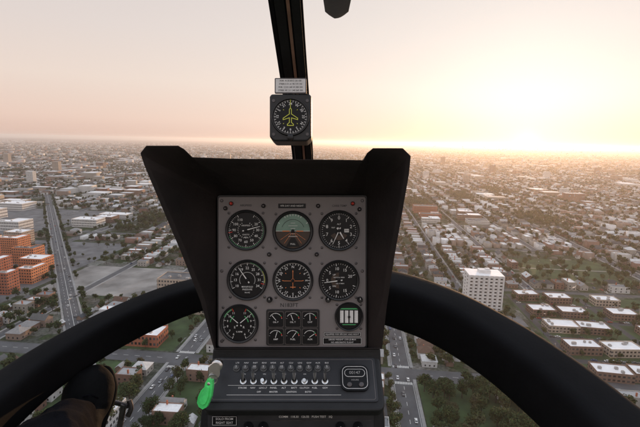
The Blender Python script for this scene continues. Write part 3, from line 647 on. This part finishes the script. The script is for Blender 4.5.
for i,s in enumerate((304,345,385,425,462)):
    for j,t in enumerate((184,216,262,295)):
        if (i,j) in ((4,3),): continue
        r=random.Random(i*10+j); building('townhouse',t+r.uniform(-3,3),s+r.uniform(-3,3),r.uniform(23,28),r.uniform(14,17),r.uniform(6.5,8),2,'bbtb'[(i+j)%4],M_roofwhite,'brown brick townhouse row with white flat roof','building','townhouses on the estate',rot=r.choice((0,.12,.06,-.08)),units=3)
R_=random.Random(3)
LBL={'r':'red brick','o':'orange brick','t':'tan brick','b':'brown brick','c':'pale concrete'}
for (t,s,w,d,h,m) in [(-372,400,22,16,24,'r'),(-372,440,18,26,18,'o'),(-400,385,30,18,20,'o'),(-405,425,24,24,30,'r'),(-440,410,28,20,24,'t'),(-435,455,34,20,22,'r'),(-395,475,30,22,18,'o'),(-470,480,26,26,30,'r'),(-430,505,30,20,22,'o'),(-400,540,34,20,16,'b'),(-480,540,30,24,26,'o'),(-450,580,36,22,20,'r'),(-515,590,30,24,22,'t'),(-500,440,30,24,26,'o'),(-530,510,28,26,26,'r')]:
    if diagdist(t,s)<26: continue
    building('apartment_block',t,s,w,d,h,max(4,int(h/3.2)),m,M_roofwhite if R_.random()<.4 else M_lot,LBL[m]+' apartment block with flat roof','apartment building','apartment blocks beside the avenue',units=3,wing=R_.choice((0,.45,.4)),rot=R_.choice((0,0,.45)))
for (t,s,w,d,h) in [(-622,690,70,34,17),(-705,700,76,34,20),(-645,750,90,40,15),(-745,765,66,54,20),(-640,820,70,60,16),(-715,840,76,48,20),(-770,885,60,44,16),(-650,885,60,34,20)]:
    if diagdist(t,s)<w*.5+10: continue
    building('warehouse',t,s,w,d,h,3,'c',M_roofwhite,'large white flat roofed warehouse on a paved yard','warehouse','warehouses on the paved yard',units=6,wing=R_.choice((0,.4)))
for (t,s,w,d,h,m) in [(-170,455,36,24,9,'c'),(-178,330,22,34,8,'t'),(-98,392,34,26,9,'b'),(-150,205,26,40,9,'c'),(110,205,22,15,7,'c'),(112,345,38,20,7,'c')]:
    building('commercial_building',t,s,w,d,h,2,m,M_roofwhite,LBL[m]+' low commercial building beside the road','building',units=4,wing=.5 if w>30 else 0)
HT=[(9,14,6.2,'g'),(9.5,13,8,'f'),(8.5,15,5,'g'),(10,14,7.5,'g2'),(9,16,9,'f'),(11,12,5.5,'g2'),(8.5,18,7,'f')]
def house_geo(w,d,h,k):
    a,b=w/2,d/2
    if k=='f':
        v=[(-a,-b,0),(a,-b,0),(a,b,0),(-a,b,0),(-a,-b,h),(a,-b,h),(a,b,h),(-a,b,h),(-a+.3,-b+.3,h),(a-.3,-b+.3,h),(a-.3,b-.3,h),(-a+.3,b-.3,h),(-a+.3,-b+.3,h-.6),(a-.3,-b+.3,h-.6),(a-.3,b-.3,h-.6),(-a+.3,b-.3,h-.6)]
        f=[(l*4+i,l*4+(i+1)%4,l*4+4+(i+1)%4,l*4+4+i) for l in range(3) for i in range(4)]
        return (v,f),([(-a+.3,-b+.3,h-.6),(a-.3,-b+.3,h-.6),(a-.3,b-.3,h-.6),(-a+.3,b-.3,h-.6)],[(0,1,2,3)])
    r=h+(w*.36 if k=='g' else w*.30); e=.5
    v=[(-a,-b,0),(a,-b,0),(a,b,0),(-a,b,0),(-a,-b,h),(a,-b,h),(a,b,h),(-a,b,h)]
    f=[(0,1,5,4),(1,2,6,5),(2,3,7,6),(3,0,4,7)]
    if k=='g':
        v+=[(0,-b,r-.1),(0,b,r-.1)]; f+=[(4,5,8),(6,7,9)]
        z=h-e*.5
        return (v,f),([(-a-e,-b-e,z),(0,-b-e,r),(0,b+e,r),(-a-e,b+e,z),(a+e,-b-e,z),(a+e,b+e,z)],[(0,1,2,3),(1,4,5,2)])
    z=h-e*.4; q=b-a
    return (v,f),([(-a-e,-b-e,z),(a+e,-b-e,z),(a+e,b+e,z),(-a-e,b+e,z),(0,-q,r),(0,q,r)],[(0,1,4),(1,2,5,4),(2,3,5),(3,0,4,5)])
houses=[]; trees=[]; bigs=[]; garages=[]
def occupied(t,s,m=8): return inz(t,s,m=m) or diagdist(t,s)<17
for k in kr:
    for j in jr:
        t0=TS0+k*DT; s0=S0+j*DS; tc_,sc_=t0+DT/2,s0+DS/2
        if not any(inview(a,b,40,170) for a in (t0,t0+DT) for b in (s0,s0+DS)): continue
        r=random.Random(k*1000+j*7+5); x,y=W(tc_,sc_); dist=math.hypot(x,y)
        if dist>3300: continue
        ind=.36 if t0<-160 else .16
        kind=r.random()
        wa,wb=wt(k)/2,wt(k+1)/2; se0=ws(j)/2; se1=ws(j+1)/2
        if j==-1: ind=.0
        if 40<t0<260 and s0<700: kind=.5
        if kind<ind and not inz(tc_,sc_,m=30):
            s=s0+14
            while s<s0+DS-22:
                d=r.uniform(16,44); w=r.uniform(24,60)
                if s+d>s0+DS-8: break
                w=min(w,DT-wa-wb-10); t=tc_+r.uniform(-.5,.5)*(DT-wa-wb-8-w)
                if not occupied(t,s+d/2,20) and diagdist(t,s+d/2)>10+max(w,d)*.6: bigs.append((dist,t,s+d/2,w,d,r.uniform(6,15) if r.random()<.85 else r.uniform(15,26)))
                s+=d+r.uniform(5,18)
            for _ in range(34):
                t,s=t0+r.choice((wa+4,DT-wb-4)),s0+r.uniform(8,DS-8)
                if not occupied(t,s): trees.append((t,s,r.uniform(.5,1.0)))
            continue
        if kind>.955:
            for _ in range(120):
                t,s=t0+r.uniform(wa+5,DT-wb-5),s0+r.uniform(10,DS-10)
                if not occupied(t,s): trees.append((t,s,r.uniform(.8,1.5)))
            continue
        ty=r.randrange(len(HT))
        if r.random()<.30 and dist>330:   # houses on short lanes across the block
            s=s0+se0+14; row=0
            while s<s0+DS-se1-12:
                t=t0+wa+8
                while t<t0+DT-wb-6:
                    h=r.choice((ty,r.randrange(len(HT))))
                    if r.random()>.08 and not occupied(t,s,10): houses.append((t,s+r.uniform(-1.5,1.5),h,math.pi/2+r.gauss(0,.03),r.random()))
                    if r.random()<.8: 
                        tt,ss=t+r.uniform(4,7),s+r.choice((-11,11))+r.uniform(-2,2)
                        if not occupied(tt,ss,3): trees.append((tt,ss,r.uniform(.6,1.4)))
                    t+=r.uniform(11.5,14.5)
                row+=1; s+=24 if row%2 else 32
            continue
        for q,edge in ((1,t0+wa),(-1,t0+DT-wb)):
            s=s0+se0+9
            while s<s0+DS-se1-8:
                if r.random()>.07:
                    h=r.choice((ty,r.randrange(len(HT)))); dpt=HT[h][1]
                    t=edge+q*(7+dpt/2+r.uniform(-1.6,2.2))
                    if not occupied(t,s,10) and not(45<t<95 and s<300): houses.append((t,s,h,(0 if q>0 else math.pi)+r.gauss(0,.02),r.random()))
                    if r.random()<.65 and not occupied(t,s,10): garages.append((tc_-q*r.uniform(3.5,5.5),s+r.uniform(-2,2)))
                if r.random()<.85:
                    t=edge+q*3.4
                    if not occupied(t,s,3): trees.append((t,s+r.uniform(3,7),r.uniform(.7,1.45)))
                if r.random()<.9:
                    t=edge+q*r.uniform(23,32)
                    if not occupied(t,s,3): trees.append((t,s+r.uniform(-5,5),r.uniform(.5,1.4)))
                s+=r.uniform(11.2,14.2)
def scatter(n,t0,t1,s0,s1,a=.7,b=1.3,seed=1):
    r=random.Random(seed)
    for _ in range(n): trees.append((r.uniform(t0,t1),r.uniform(s0,s1),r.uniform(a,b)))
scatter(70,62,150,184,230,seed=2); scatter(45,58,150,236,282,.8,1.4,seed=3); scatter(34,-125,-66,205,280,seed=4); scatter(46,-240,-142,190,282,seed=14); scatter(20,-190,-146,300,400,seed=5); scatter(12,48,84,305,480,seed=6); scatter(45,90,158,395,470,.6,1.1,7); scatter(50,225,342,538,640,seed=8)
for s in (324,364,404,444):
    for t in range(168,316,6): 
        if random.random()<.75: trees.append((t+random.uniform(-2,2),s+random.choice((-5,9,11)),random.uniform(.5,.95)))
for i in range(0,1100,10):
    for o in (-11.5,11.5):
        if random.random()<.8:
            p=D0+dd*i+nv*o; t,s=TS(p.x,p.y)
            trees.append((t,s,random.uniform(.5,1.05)))
scatter(110,-565,-355,350,610,.5,1.0,9)
def okt(t,s):
    x,y=W(t,s)
    if abs(t-126)<19 and abs(s-TWS)<14: return False
    for k in (-2,0):
        if abs(t-(TS0+k*DT))<8.5: return False
    if diagdist(t,s)<9.5: return False
    return inview(t,s,50,170)
trees=[q for q in trees if okt(q[0],q[1])]
houses=[h for h in houses if inview(h[0],h[1],40,170) and not any(abs(h[0]-a)<b and abs(h[1]-c)<d for a,b,c,d in ((-170,30,455,24),(-178,24,330,28),(-98,30,392,26),(112,32,345,22),(110,24,205,18),(-150,26,205,32)))]
dkey=lambda t,s:math.hypot(*W(t,s))
houses.sort(key=lambda h:dkey(h[0],h[1])); trees.sort(key=lambda q:dkey(q[0],q[1])); bigs.sort()
print('counts',len(houses),len(trees),len(bigs),len(garages))
LAB={'g':'small brick house with gabled shingle roof','g2':'small brick house with hipped shingle roof','f':'two storey brick house with flat roof'}
protos=[]
for (w,d,h,k) in HT:
    (wv,wf),(rv,rf)=house_geo(w,d,h,k); mb=MB(); mb.add(wv,wf,0)
    for fl in range(1 if h<6.5 else 2):
        z0=1+fl*2.9
        for sg in (-1,1):
            for c in (-.25,.25): x=c*w; mb.quad((x-.6,sg*(d/2+.03),z0),(x+.6,sg*(d/2+.03),z0),(x+.6,sg*(d/2+.03),z0+1.4),(x-.6,sg*(d/2+.03),z0+1.4),1)
            for c in (-.3,0,.3): y=c*d; mb.quad((sg*(w/2+.03),y-.6,z0),(sg*(w/2+.03),y+.6,z0),(sg*(w/2+.03),y+.6,z0+1.4),(sg*(w/2+.03),y-.6,z0+1.4),1)
    wme=mb.mesh('wall',[M_wall,M_glass]); mb=MB(); mb.add(rv,rf,0); rme=mb.mesh('roof',[M_rooflite if k=='f' else M_shingle])
    mb=MB(); mb.box((w*.3,d*.1,h+1.2),(.9,.9,2.6)); cme=mb.mesh('chimney',[WM['r']]); protos.append((wme,rme,cme))
NI=300
for (t,s,h,rot,u) in houses[:NI]:
    e=bpy.data.objects.new('house',None); COL.objects.link(e); e.matrix_world=place(t,s,0,rot+math.pi/2,.9+u*.2)
    tag(e,LAB[HT[h][3]],'house','houses along the residential streets')
    for nm,me in zip(('wall','roof','chimney'),protos[h]):
        o=bpy.data.objects.new(nm,me); COL.objects.link(o); o.parent=e
def bulk(name,items,mats):
    V=[];LI=[];LT=[];MI=[];off=0
    for (v,f,mi,pl) in items:
        if len(pl)==0: continue
        v=np.array(v,float); pl=np.array(pl,float); m=len(pl); nvx=len(v)
        c=np.cos(pl[:,3])[:,None];s_=np.sin(pl[:,3])[:,None];sc=pl[:,4][:,None]
        x=(v[None,:,0]*c-v[None,:,1]*s_)*sc+pl[:,0][:,None]; y=(v[None,:,0]*s_+v[None,:,1]*c)*sc+pl[:,1][:,None]; z=v[None,:,2]*sc*pl[:,5][:,None]+pl[:,2][:,None]
        V.append(np.stack([x,y,z],-1).reshape(-1,3))
        flat=np.array([i for q in f for i in q]); tot=np.array([len(q) for q in f])
        LI.append((flat[None,:]+(np.arange(m)*nvx)[:,None]+off).reshape(-1)); LT.append(np.tile(tot,m)); MI.append(np.tile(np.array(mi),m)); off+=m*nvx
    V=np.concatenate(V);LI=np.concatenate(LI);LT=np.concatenate(LT);MI=np.concatenate(MI)
    me=bpy.data.meshes.new(name); me.vertices.add(len(V)); me.vertices.foreach_set('co',V.astype(np.float32).ravel())
    me.loops.add(len(LI)); me.loops.foreach_set('vertex_index',LI.astype(np.int32)); me.polygons.add(len(LT))
    st=np.concatenate([[0],np.cumsum(LT)[:-1]]); me.polygons.foreach_set('loop_start',st.astype(np.int32))
    try: me.polygons.foreach_set('loop_total',LT.astype(np.int32))
    except Exception: pass
    me.polygons.foreach_set('material_index',MI.astype(np.int32))
    for q in mats: me.materials.append(q)
    me.update(calc_edges=True); me.validate()
    o=bpy.data.objects.new(name,me); COL.objects.link(o); return o
items=[]
for hi,(w,d,h,k) in enumerate(HT):
    (wv,wf),(rv,rf)=house_geo(w,d,h,k); v=list(wv)+list(rv); f=list(wf)+[tuple(i+len(wv) for i in q) for q in rf]; mi=[0]*len(wf)+[1 if k=='f' else 2]*len(rf)
    pl=[]
    for (t,s,hh,rot,u) in houses[NI:]:
        if hh==hi: x,y=W(t,s); pl.append((x,y,0,-TH+rot+math.pi/2,.86+u*.3,.85+.4*((u*7)%1)))
    items.append((v,f,mi,pl))
(wv,wf),(rv,rf)=house_geo(5.5,6,2.8,'g')
gp=[]
for (t,s) in garages:
    if not inview(t,s,30,170): continue
    x,y=W(t,s); gp.append((x,y,0,-TH,1,1))
garage_item=(list(wv)+list(rv),list(wf)+[tuple(i+len(wv) for i in q) for q in rf],[0]*len(wf)+[2]*len(rf),gp)
tag(bulk('garages',[garage_item],[M_wall,M_rooflite,M_shingle]),'small pitched roof garages behind the houses','garages',kind='stuff')
r=np.random.default_rng(11)
n=38000; Y=np.sqrt(r.uniform(2900.**2,14000.**2,n)); X=r.uniform(-.84,.84,n)*Y
bv=[(-.5,-.5,0),(.5,-.5,0),(.5,.5,0),(-.5,.5,0),(-.5,-.5,1),(.5,-.5,1),(.5,.5,1),(-.5,.5,1)]; bf=[(0,1,5,4),(1,2,6,5),(2,3,7,6),(3,0,4,7)]; brv=bv[4:]
shapes=[(10,14,7),(14,22,8),(24,16,9),(36,26,9),(18,60,10),(48,40,11),(12,12,18),(16,30,14)]
idx=r.choice(len(shapes),n,p=[.30,.25,.17,.09,.06,.05,.03,.05])
for si,(a,b,h) in enumerate(shapes):
    v=[(p[0]*a,p[1]*b,p[2]*h) for p in bv]+[(p[0]*a,p[1]*b,p[2]*h) for p in brv]
    sel=np.where(idx==si)[0]; pl=np.stack([X[sel],Y[sel],np.zeros(len(sel)),np.full(len(sel),-TH),r.uniform(.8,1.4,len(sel)),r.uniform(.7,1.3,len(sel))],-1)
    items.append((v,bf+[(8,9,10,11)],[0,0,0,0,1],pl))
fb=[b for b in bigs if b[0]>1300]
for (dist,t,s,w,d,h) in fb:
    x,y=W(t,s); v=[(p[0]*w,p[1]*d,p[2]*h) for p in bv]+[(p[0]*w,p[1]*d,p[2]*h) for p in brv]; items.append((v,bf+[(8,9,10,11)],[0,0,0,0,1],[(x,y,0,-TH,1,1)]))
tag(bulk('distant_houses',items,[M_wall,M_rooflite,M_shingle]),'far neighbourhoods of small houses fading into haze','houses',kind='stuff')
for (dist,t,s,w,d,h) in bigs:
    if dist>1300: continue
    rr=random.Random(int(t*3+s)); m=rr.choice('ctbrc'); pale=rr.random()<.7
    building('commercial_building',t,s,w,d,h,max(1,int(h/4)),m,M_roofwhite if pale else M_lot,LBL[m]+' commercial building with '+('pale' if pale else 'dark')+' flat roof','building','commercial buildings among the streets',units=3,wing=rr.choice((0,0,.4,.55)))
rr=random.Random(21)
for (az,dist,w,h) in [(-34,1750,24,45),(-31.5,2300,30,50),(-27,2500,40,35),(-36,3000,30,60),(-22,2800,24,55),(-12,3600,40,45),(10,3300,28,40),(14,2100,26,34),(19,1900,22,38),(22,2700,30,50),(28,2400,28,40),(33,3000,26,45),(16,3600,34,60),(-18,2100,30,28),(30,1650,24,26)]:
    x,y=dist*math.sin(rad(az)),dist*math.cos(rad(az)); t,s=TS(x,y)
    building('apartment_tower',t,s,w,w*.7,h,int(h/3.4),rr.choice('ctb'),M_roofwhite,'distant mid rise apartment tower above the rooftops','apartment building','distant towers',units=1)
def crown(nq,size,seed,squash=.8,R=3.6,zc=6.2):
    r=random.Random(seed); v=[];f=[]
    clumps=[]
    for _ in range(9):
        a=r.uniform(0,6.28); q=R*.62*math.sqrt(r.random()); clumps.append((q*math.cos(a),q*math.sin(a),zc+r.uniform(-.55,.6)*R*squash,r.uniform(.38,.62)*R))
    for _ in range(nq):
        c=r.choice(clumps); d=Vector((r.gauss(0,1),r.gauss(0,1),r.gauss(0,1))).normalized()*c[3]*(r.uniform(.55,1.05)); p=Vector(c[:3])+d
        nrm=(d.normalized()+Vector((r.uniform(-.6,.6),r.uniform(-.6,.6),r.uniform(-.3,.8)))).normalized(); X=nrm.orthogonal().normalized(); X.rotate(Matrix.Rotation(r.uniform(0,6.28),3,nrm)); Y=nrm.cross(X)
        s1,s2=size*r.uniform(.6,1.3),size*r.uniform(.5,1.1); o=len(v)
        v+=[tuple(p+X*s1),tuple(p+Y*s2),tuple(p-X*s1*r.uniform(.7,1)),tuple(p-Y*s2*r.uniform(.7,1))]; f.append((o,o+1,o+2,o+3))
    return v,f
M_leaf=imat('foliage',[(.022,.044,.014),(.036,.062,.020),(.060,.080,.028),(.078,.066,.036)],leaf=True,nscale=.045)
M_bark=pmat('bark',(.07,.055,.042),.9,var=.3,scale=2)
tp=[]
for q in range(6):
    mb=MB(); r=random.Random(q)
    prof=[(.28*math.cos(k*math.pi/3),.28*math.sin(k*math.pi/3)) for k in range(6)]
    sweep(mb,[(0,0,0,1.2),(.1,0,1.5,.9),(0,.1,3.6,.75),(0,0,6.8,.3)],prof,up=(0,1,0),n=2)
    for _ in range(6):
        a=r.uniform(0,6.28); z=r.uniform(2.6,4.6); L_=r.uniform(1.8,2.8); sweep(mb,[(0,0,z,.5),(L_*.5*math.cos(a),L_*.5*math.sin(a),z+1,.35),(L_*math.cos(a),L_*math.sin(a),z+r.uniform(1.6,2.8),.12)],prof,up=(0,1,.1),n=2)
    trm=mb.mesh('trunk',[M_bark]); v,f=crown(700,.46,q+50,R=3.5+.3*(q%3),squash=.75+.1*(q%4)); mb=MB(); mb.add(v,f); tp.append((trm,mb.mesh('crown',[M_leaf])))
NT=300
for i,(t,s,sc) in enumerate(trees[:NT]):
    e=bpy.data.objects.new('tree',None); COL.objects.link(e); e.matrix_world=place(t,s,0,(i*2.4)%6.28,sc)
    tag(e,'spring tree with thin olive green crown beside the street','tree','street trees')
    for nm,me in zip(('trunk','crown'),tp[i%6]):
        o=bpy.data.objects.new(nm,me); COL.objects.link(o); o.parent=e
items=[]; rest=trees[NT:]
lod=[(0,700,260,.78),(700,1300,90,1.2),(1300,2200,40,1.7),(2200,9999,18,2.4)]
for (a,b,nq,sz) in lod:
    for q in range(4):
        v,f=crown(nq,sz,q+90,R=3.7)
        o=len(v); v+=[(-.25,0,0),(.25,0,0),(.12,0,5),(-.12,0,5),(0,-.25,0),(0,.25,0),(0,.12,5),(0,-.12,5)]; f=f+[(o,o+1,o+2,o+3),(o+4,o+5,o+6,o+7)]
        pl=[]
        for i,(t,s,sc) in enumerate(rest):
            if i%4!=q: continue
            D=dkey(t,s)
            if a<=D<b: x,y=W(t,s); pl.append((x,y,0,(i*1.7)%6.28,sc,1))
        items.append((v,f,[0]*(len(f)-2)+[1,1],pl))
n=32000; r=np.random.default_rng(5); Y=np.sqrt(r.uniform(2900.**2,10000.**2,n)); X=r.uniform(-.84,.84,n)*Y
v,f=crown(12,3.6,7,R=6.5,zc=5.5)
items.append((v,f,[0]*len(f),np.stack([X,Y,np.zeros(n),r.uniform(0,6.28,n),r.uniform(.8,1.6,n),np.full(n,.9)],-1)))
tag(bulk('distant_trees',items,[M_leaf,M_bark]),'far tree canopy between the neighbourhood streets','trees',kind='stuff')
carcols=[(.6,.6,.6),(.04,.04,.045),(.25,.26,.27),(.35,.04,.03),(.05,.09,.2),(.7,.69,.66),(.12,.12,.12)]
carm=[pmat('car_paint',c,.3,var=.05) for c in carcols]; M_tyre=pmat('tyre_rubber',(.02,.02,.02),.8)
def carmesh(m):
    mb=MB(); prof=[(-2.2,.35),(2.2,.35),(2.25,.7),(2.1,.85),(1.2,.95),(-1.6,.98),(-2.2,.9),(-2.27,.6)]
    vs=[(p[0],-.88,p[1]) for p in prof]+[(p[0],.88,p[1]) for p in prof]; n=8
    mb.add(vs,[tuple(range(n)),tuple(range(2*n-1,n-1,-1))]+[(i,n+i,n+(i+1)%n,(i+1)%n) for i in range(n)],0)
    c=[(1.15,.95),(.45,1.42),(-1.15,1.42),(-1.75,.97)]
    a=[(p[0],-.80 if p[1]<1 else -.62,p[1]) for p in c]; b=[(p[0],-q[1],p[1]) for p,q in zip(c,a)]
    mb.add(a+b,[(0,1,2,3),(7,6,5,4),(0,4,5,1),(3,2,6,7)],1); mb.add([a[1],a[2],b[2],b[1]],[(3,2,1,0)],0)
    mb.box((-.35,0,1.435),(1.5,1.2,.03),0)
    for x in (-1.35,1.4):
        for y in (-.82,.82): mb.lathe([(.0,-.1),(.33,-.1),(.33,.1),(0,.1)],12,(0,0,0),2,M=Matrix.Translation((x,y,.33))@Matrix.Rotation(math.pi/2,4,'X'))
    return mb.mesh('car',[m,M_glass,M_tyre])
cms=[carmesh(m) for m in carm]; cn=['silver','black','grey','red','blue','white','dark grey']
r=random.Random(4); cars=[]
for k in (-2,0):
    t=TS0+k*DT
    for lane,q in ((-3.6,-1),(3.6,1),(-1.4,-1)):
        s=190+r.uniform(0,20)
        while s<760: cars.append((t+lane*1.0,s,q*math.pi/2,'cars driving on the avenue')); s+=r.uniform(14,70)
for k in (-5,-4,-3,-1,1,2,3,4,5,6):
    t=TS0+k*DT
    for q in (-1,1):
        s=200.
        while s<620:
            if r.random()<.4 and not inz(t,s,m=4) and inview(t,s,0,200): cars.append((t+q*2.9,s,q*math.pi/2,'cars parked along the kerb'))
            s+=r.uniform(6,14)
for i in range(40): cars.append((r.choice((-198,-192,-182,-150,-152))+0,422+2.9*(i%19),0,'cars in the parking lot'))
for s in (327,367,407,447):
    for t in range(172,312,5):
        if r.random()<.4: cars.append((t,s+2.2,0,'cars parked along the kerb'))
seen=[]; cnt=0
for (t,s,rot,g) in cars:
    if any(abs(t-a)<3 and abs(s-b)<5 for a,b in seen): continue
    if cnt>=270: break
    seen.append((t,s)); c=r.randrange(7); o=bpy.data.objects.new('car',cms[c]); COL.objects.link(o); o.matrix_world=place(t,s,.14,rot); tag(o,cn[c]+' car on the asphalt road','car',g); cnt+=1
for i in range(26):
    p=D0+dd*(20+i*28+r.uniform(0,14))+nv*r.choice((-5,-1.8,1.8,5)); c=r.randrange(7); o=bpy.data.objects.new('car',cms[c]); COL.objects.link(o)
    o.matrix_world=Matrix.Translation((p.x,p.y,.27))@Matrix.Rotation(math.atan2(dd.y,dd.x),4,'Z'); tag(o,cn[c]+' car on the wide avenue','car','cars driving on the avenue')
# ================================================================== LIGHT / SKY / HAZE
AZ,EL=25.5,3.6
S=Vector((math.sin(rad(AZ))*math.cos(rad(EL)),math.cos(rad(AZ))*math.cos(rad(EL)),math.sin(rad(EL))))
G0=Vector((math.sin(rad(AZ)),math.cos(rad(AZ)),.004)).normalized()
sl=bpy.data.lights.new('sun','SUN'); sl.energy=3.8; sl.angle=rad(.5); sl.color=(1,.58,.30)
so=bpy.data.objects.new('sun',sl); COL.objects.link(so); so.rotation_euler=S.to_track_quat('Z','Y').to_euler()
w=bpy.data.worlds.new('World'); scene.world=w; w.use_nodes=True; nt=w.node_tree; L=nt.links.new; nt.nodes.clear()
sky=N(nt,'ShaderNodeTexSky'); sky.sky_type='NISHITA'; sky.sun_disc=False; sky.sun_elevation=rad(EL); sky.sun_rotation=rad(AZ); sky.dust_density=1; sky.air_density=1; sky.ozone_density=1.5
hs=N(nt,'ShaderNodeHueSaturation'); hs.inputs['Saturation'].default_value=.4; hs.inputs['Value'].default_value=.35; L(sky.outputs[0],hs.inputs['Color'])
b1=N(nt,'ShaderNodeBackground'); b1.inputs[1].default_value=.05; L(hs.outputs[0],b1.inputs[0])
tc=N(nt,'ShaderNodeTexCoord'); sep=N(nt,'ShaderNodeSeparateXYZ'); L(tc.outputs['Generated'],sep.inputs[0])
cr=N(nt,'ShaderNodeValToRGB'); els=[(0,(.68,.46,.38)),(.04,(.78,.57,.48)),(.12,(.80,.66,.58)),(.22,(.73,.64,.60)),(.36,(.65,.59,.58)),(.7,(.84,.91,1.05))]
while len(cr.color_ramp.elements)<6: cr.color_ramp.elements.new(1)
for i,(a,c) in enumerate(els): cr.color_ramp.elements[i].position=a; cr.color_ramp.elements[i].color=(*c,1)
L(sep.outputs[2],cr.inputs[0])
dp=N(nt,'ShaderNodeVectorMath',operation='DOT_PRODUCT'); L(tc.outputs['Generated'],dp.inputs[0]); dp.inputs[1].default_value=G0
mx0=N(nt,'ShaderNodeMath',operation='MAXIMUM'); mx0.inputs[1].default_value=0; L(dp.outputs['Value'],mx0.inputs[0])
def powr(pw):
    p=N(nt,'ShaderNodeMath',operation='POWER'); p.inputs[1].default_value=pw; L(mx0.outputs[0],p.inputs[0]); return p.outputs[0]
acc=cr.outputs[0]
for pw,c in ((4,(.13,.13,.105)),):
    sc=N(nt,'ShaderNodeVectorMath',operation='SCALE'); sc.inputs[0].default_value=c; L(powr(pw),sc.inputs['Scale'])
    ad=N(nt,'ShaderNodeVectorMath',operation='ADD'); L(acc,ad.inputs[0]); L(sc.outputs[0],ad.inputs[1]); acc=ad.outputs[0]
# reddening of the low air around the sun: strongest at the horizon
low=N(nt,'ShaderNodeMapRange'); low.interpolation_type='SMOOTHERSTEP'; low.inputs[1].default_value=-.02; low.inputs[2].default_value=.12; low.inputs[3].default_value=1; low.inputs[4].default_value=0; L(sep.outputs[2],low.inputs[0])
fa=N(nt,'ShaderNodeMath',operation='MULTIPLY'); L(low.outputs[0],fa.inputs[0]); L(powr(22),fa.inputs[1])
rd=N(nt,'ShaderNodeMix',data_type='RGBA',blend_type='MULTIPLY'); L(fa.outputs[0],rd.inputs[0]); L(acc,rd.inputs[6]); rd.inputs[7].default_value=(1.0,.60,.27,1); acc=rd.outputs[2]
for pw,c in ((300,(.25,.12,.02)),(3500,(.8,.5,.18))):
    sc=N(nt,'ShaderNodeVectorMath',operation='SCALE'); sc.inputs[0].default_value=c; L(powr(pw),sc.inputs['Scale'])
    ad=N(nt,'ShaderNodeVectorMath',operation='ADD'); L(acc,ad.inputs[0]); L(sc.outputs[0],ad.inputs[1]); acc=ad.outputs[0]
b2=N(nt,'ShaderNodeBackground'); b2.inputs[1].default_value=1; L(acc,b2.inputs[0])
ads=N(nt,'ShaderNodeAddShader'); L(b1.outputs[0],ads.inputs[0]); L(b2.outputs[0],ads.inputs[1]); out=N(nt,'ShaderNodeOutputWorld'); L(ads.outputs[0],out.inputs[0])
m=bpy.data.materials.new('haze_air'); m.use_nodes=True; nt=m.node_tree; nt.nodes.clear(); L=nt.links.new
DEN=1/12500
vs_=N(nt,'ShaderNodeVolumeScatter'); vs_.inputs['Color'].default_value=(.95,.90,.89,1); vs_.inputs['Density'].default_value=DEN; vs_.inputs['Anisotropy'].default_value=.60
em=N(nt,'ShaderNodeEmission'); em.inputs[0].default_value=(1,.84,.82,1); em.inputs[1].default_value=.07*DEN  # haze given a faint self-glow in place of multiply scattered light
av=N(nt,'ShaderNodeAddShader'); L(vs_.outputs[0],av.inputs[0]); L(em.outputs[0],av.inputs[1])
out=N(nt,'ShaderNodeOutputMaterial'); L(av.outputs[0],out.inputs['Volume'])
mb=MB(); mb.box((0,14000,95),(60000,60000,230)); tag(mb.obj('haze',[m]),kind='structure')
scene.view_settings.view_transform='Standard'; scene.view_settings.look='None'; scene.view_settings.exposure=0
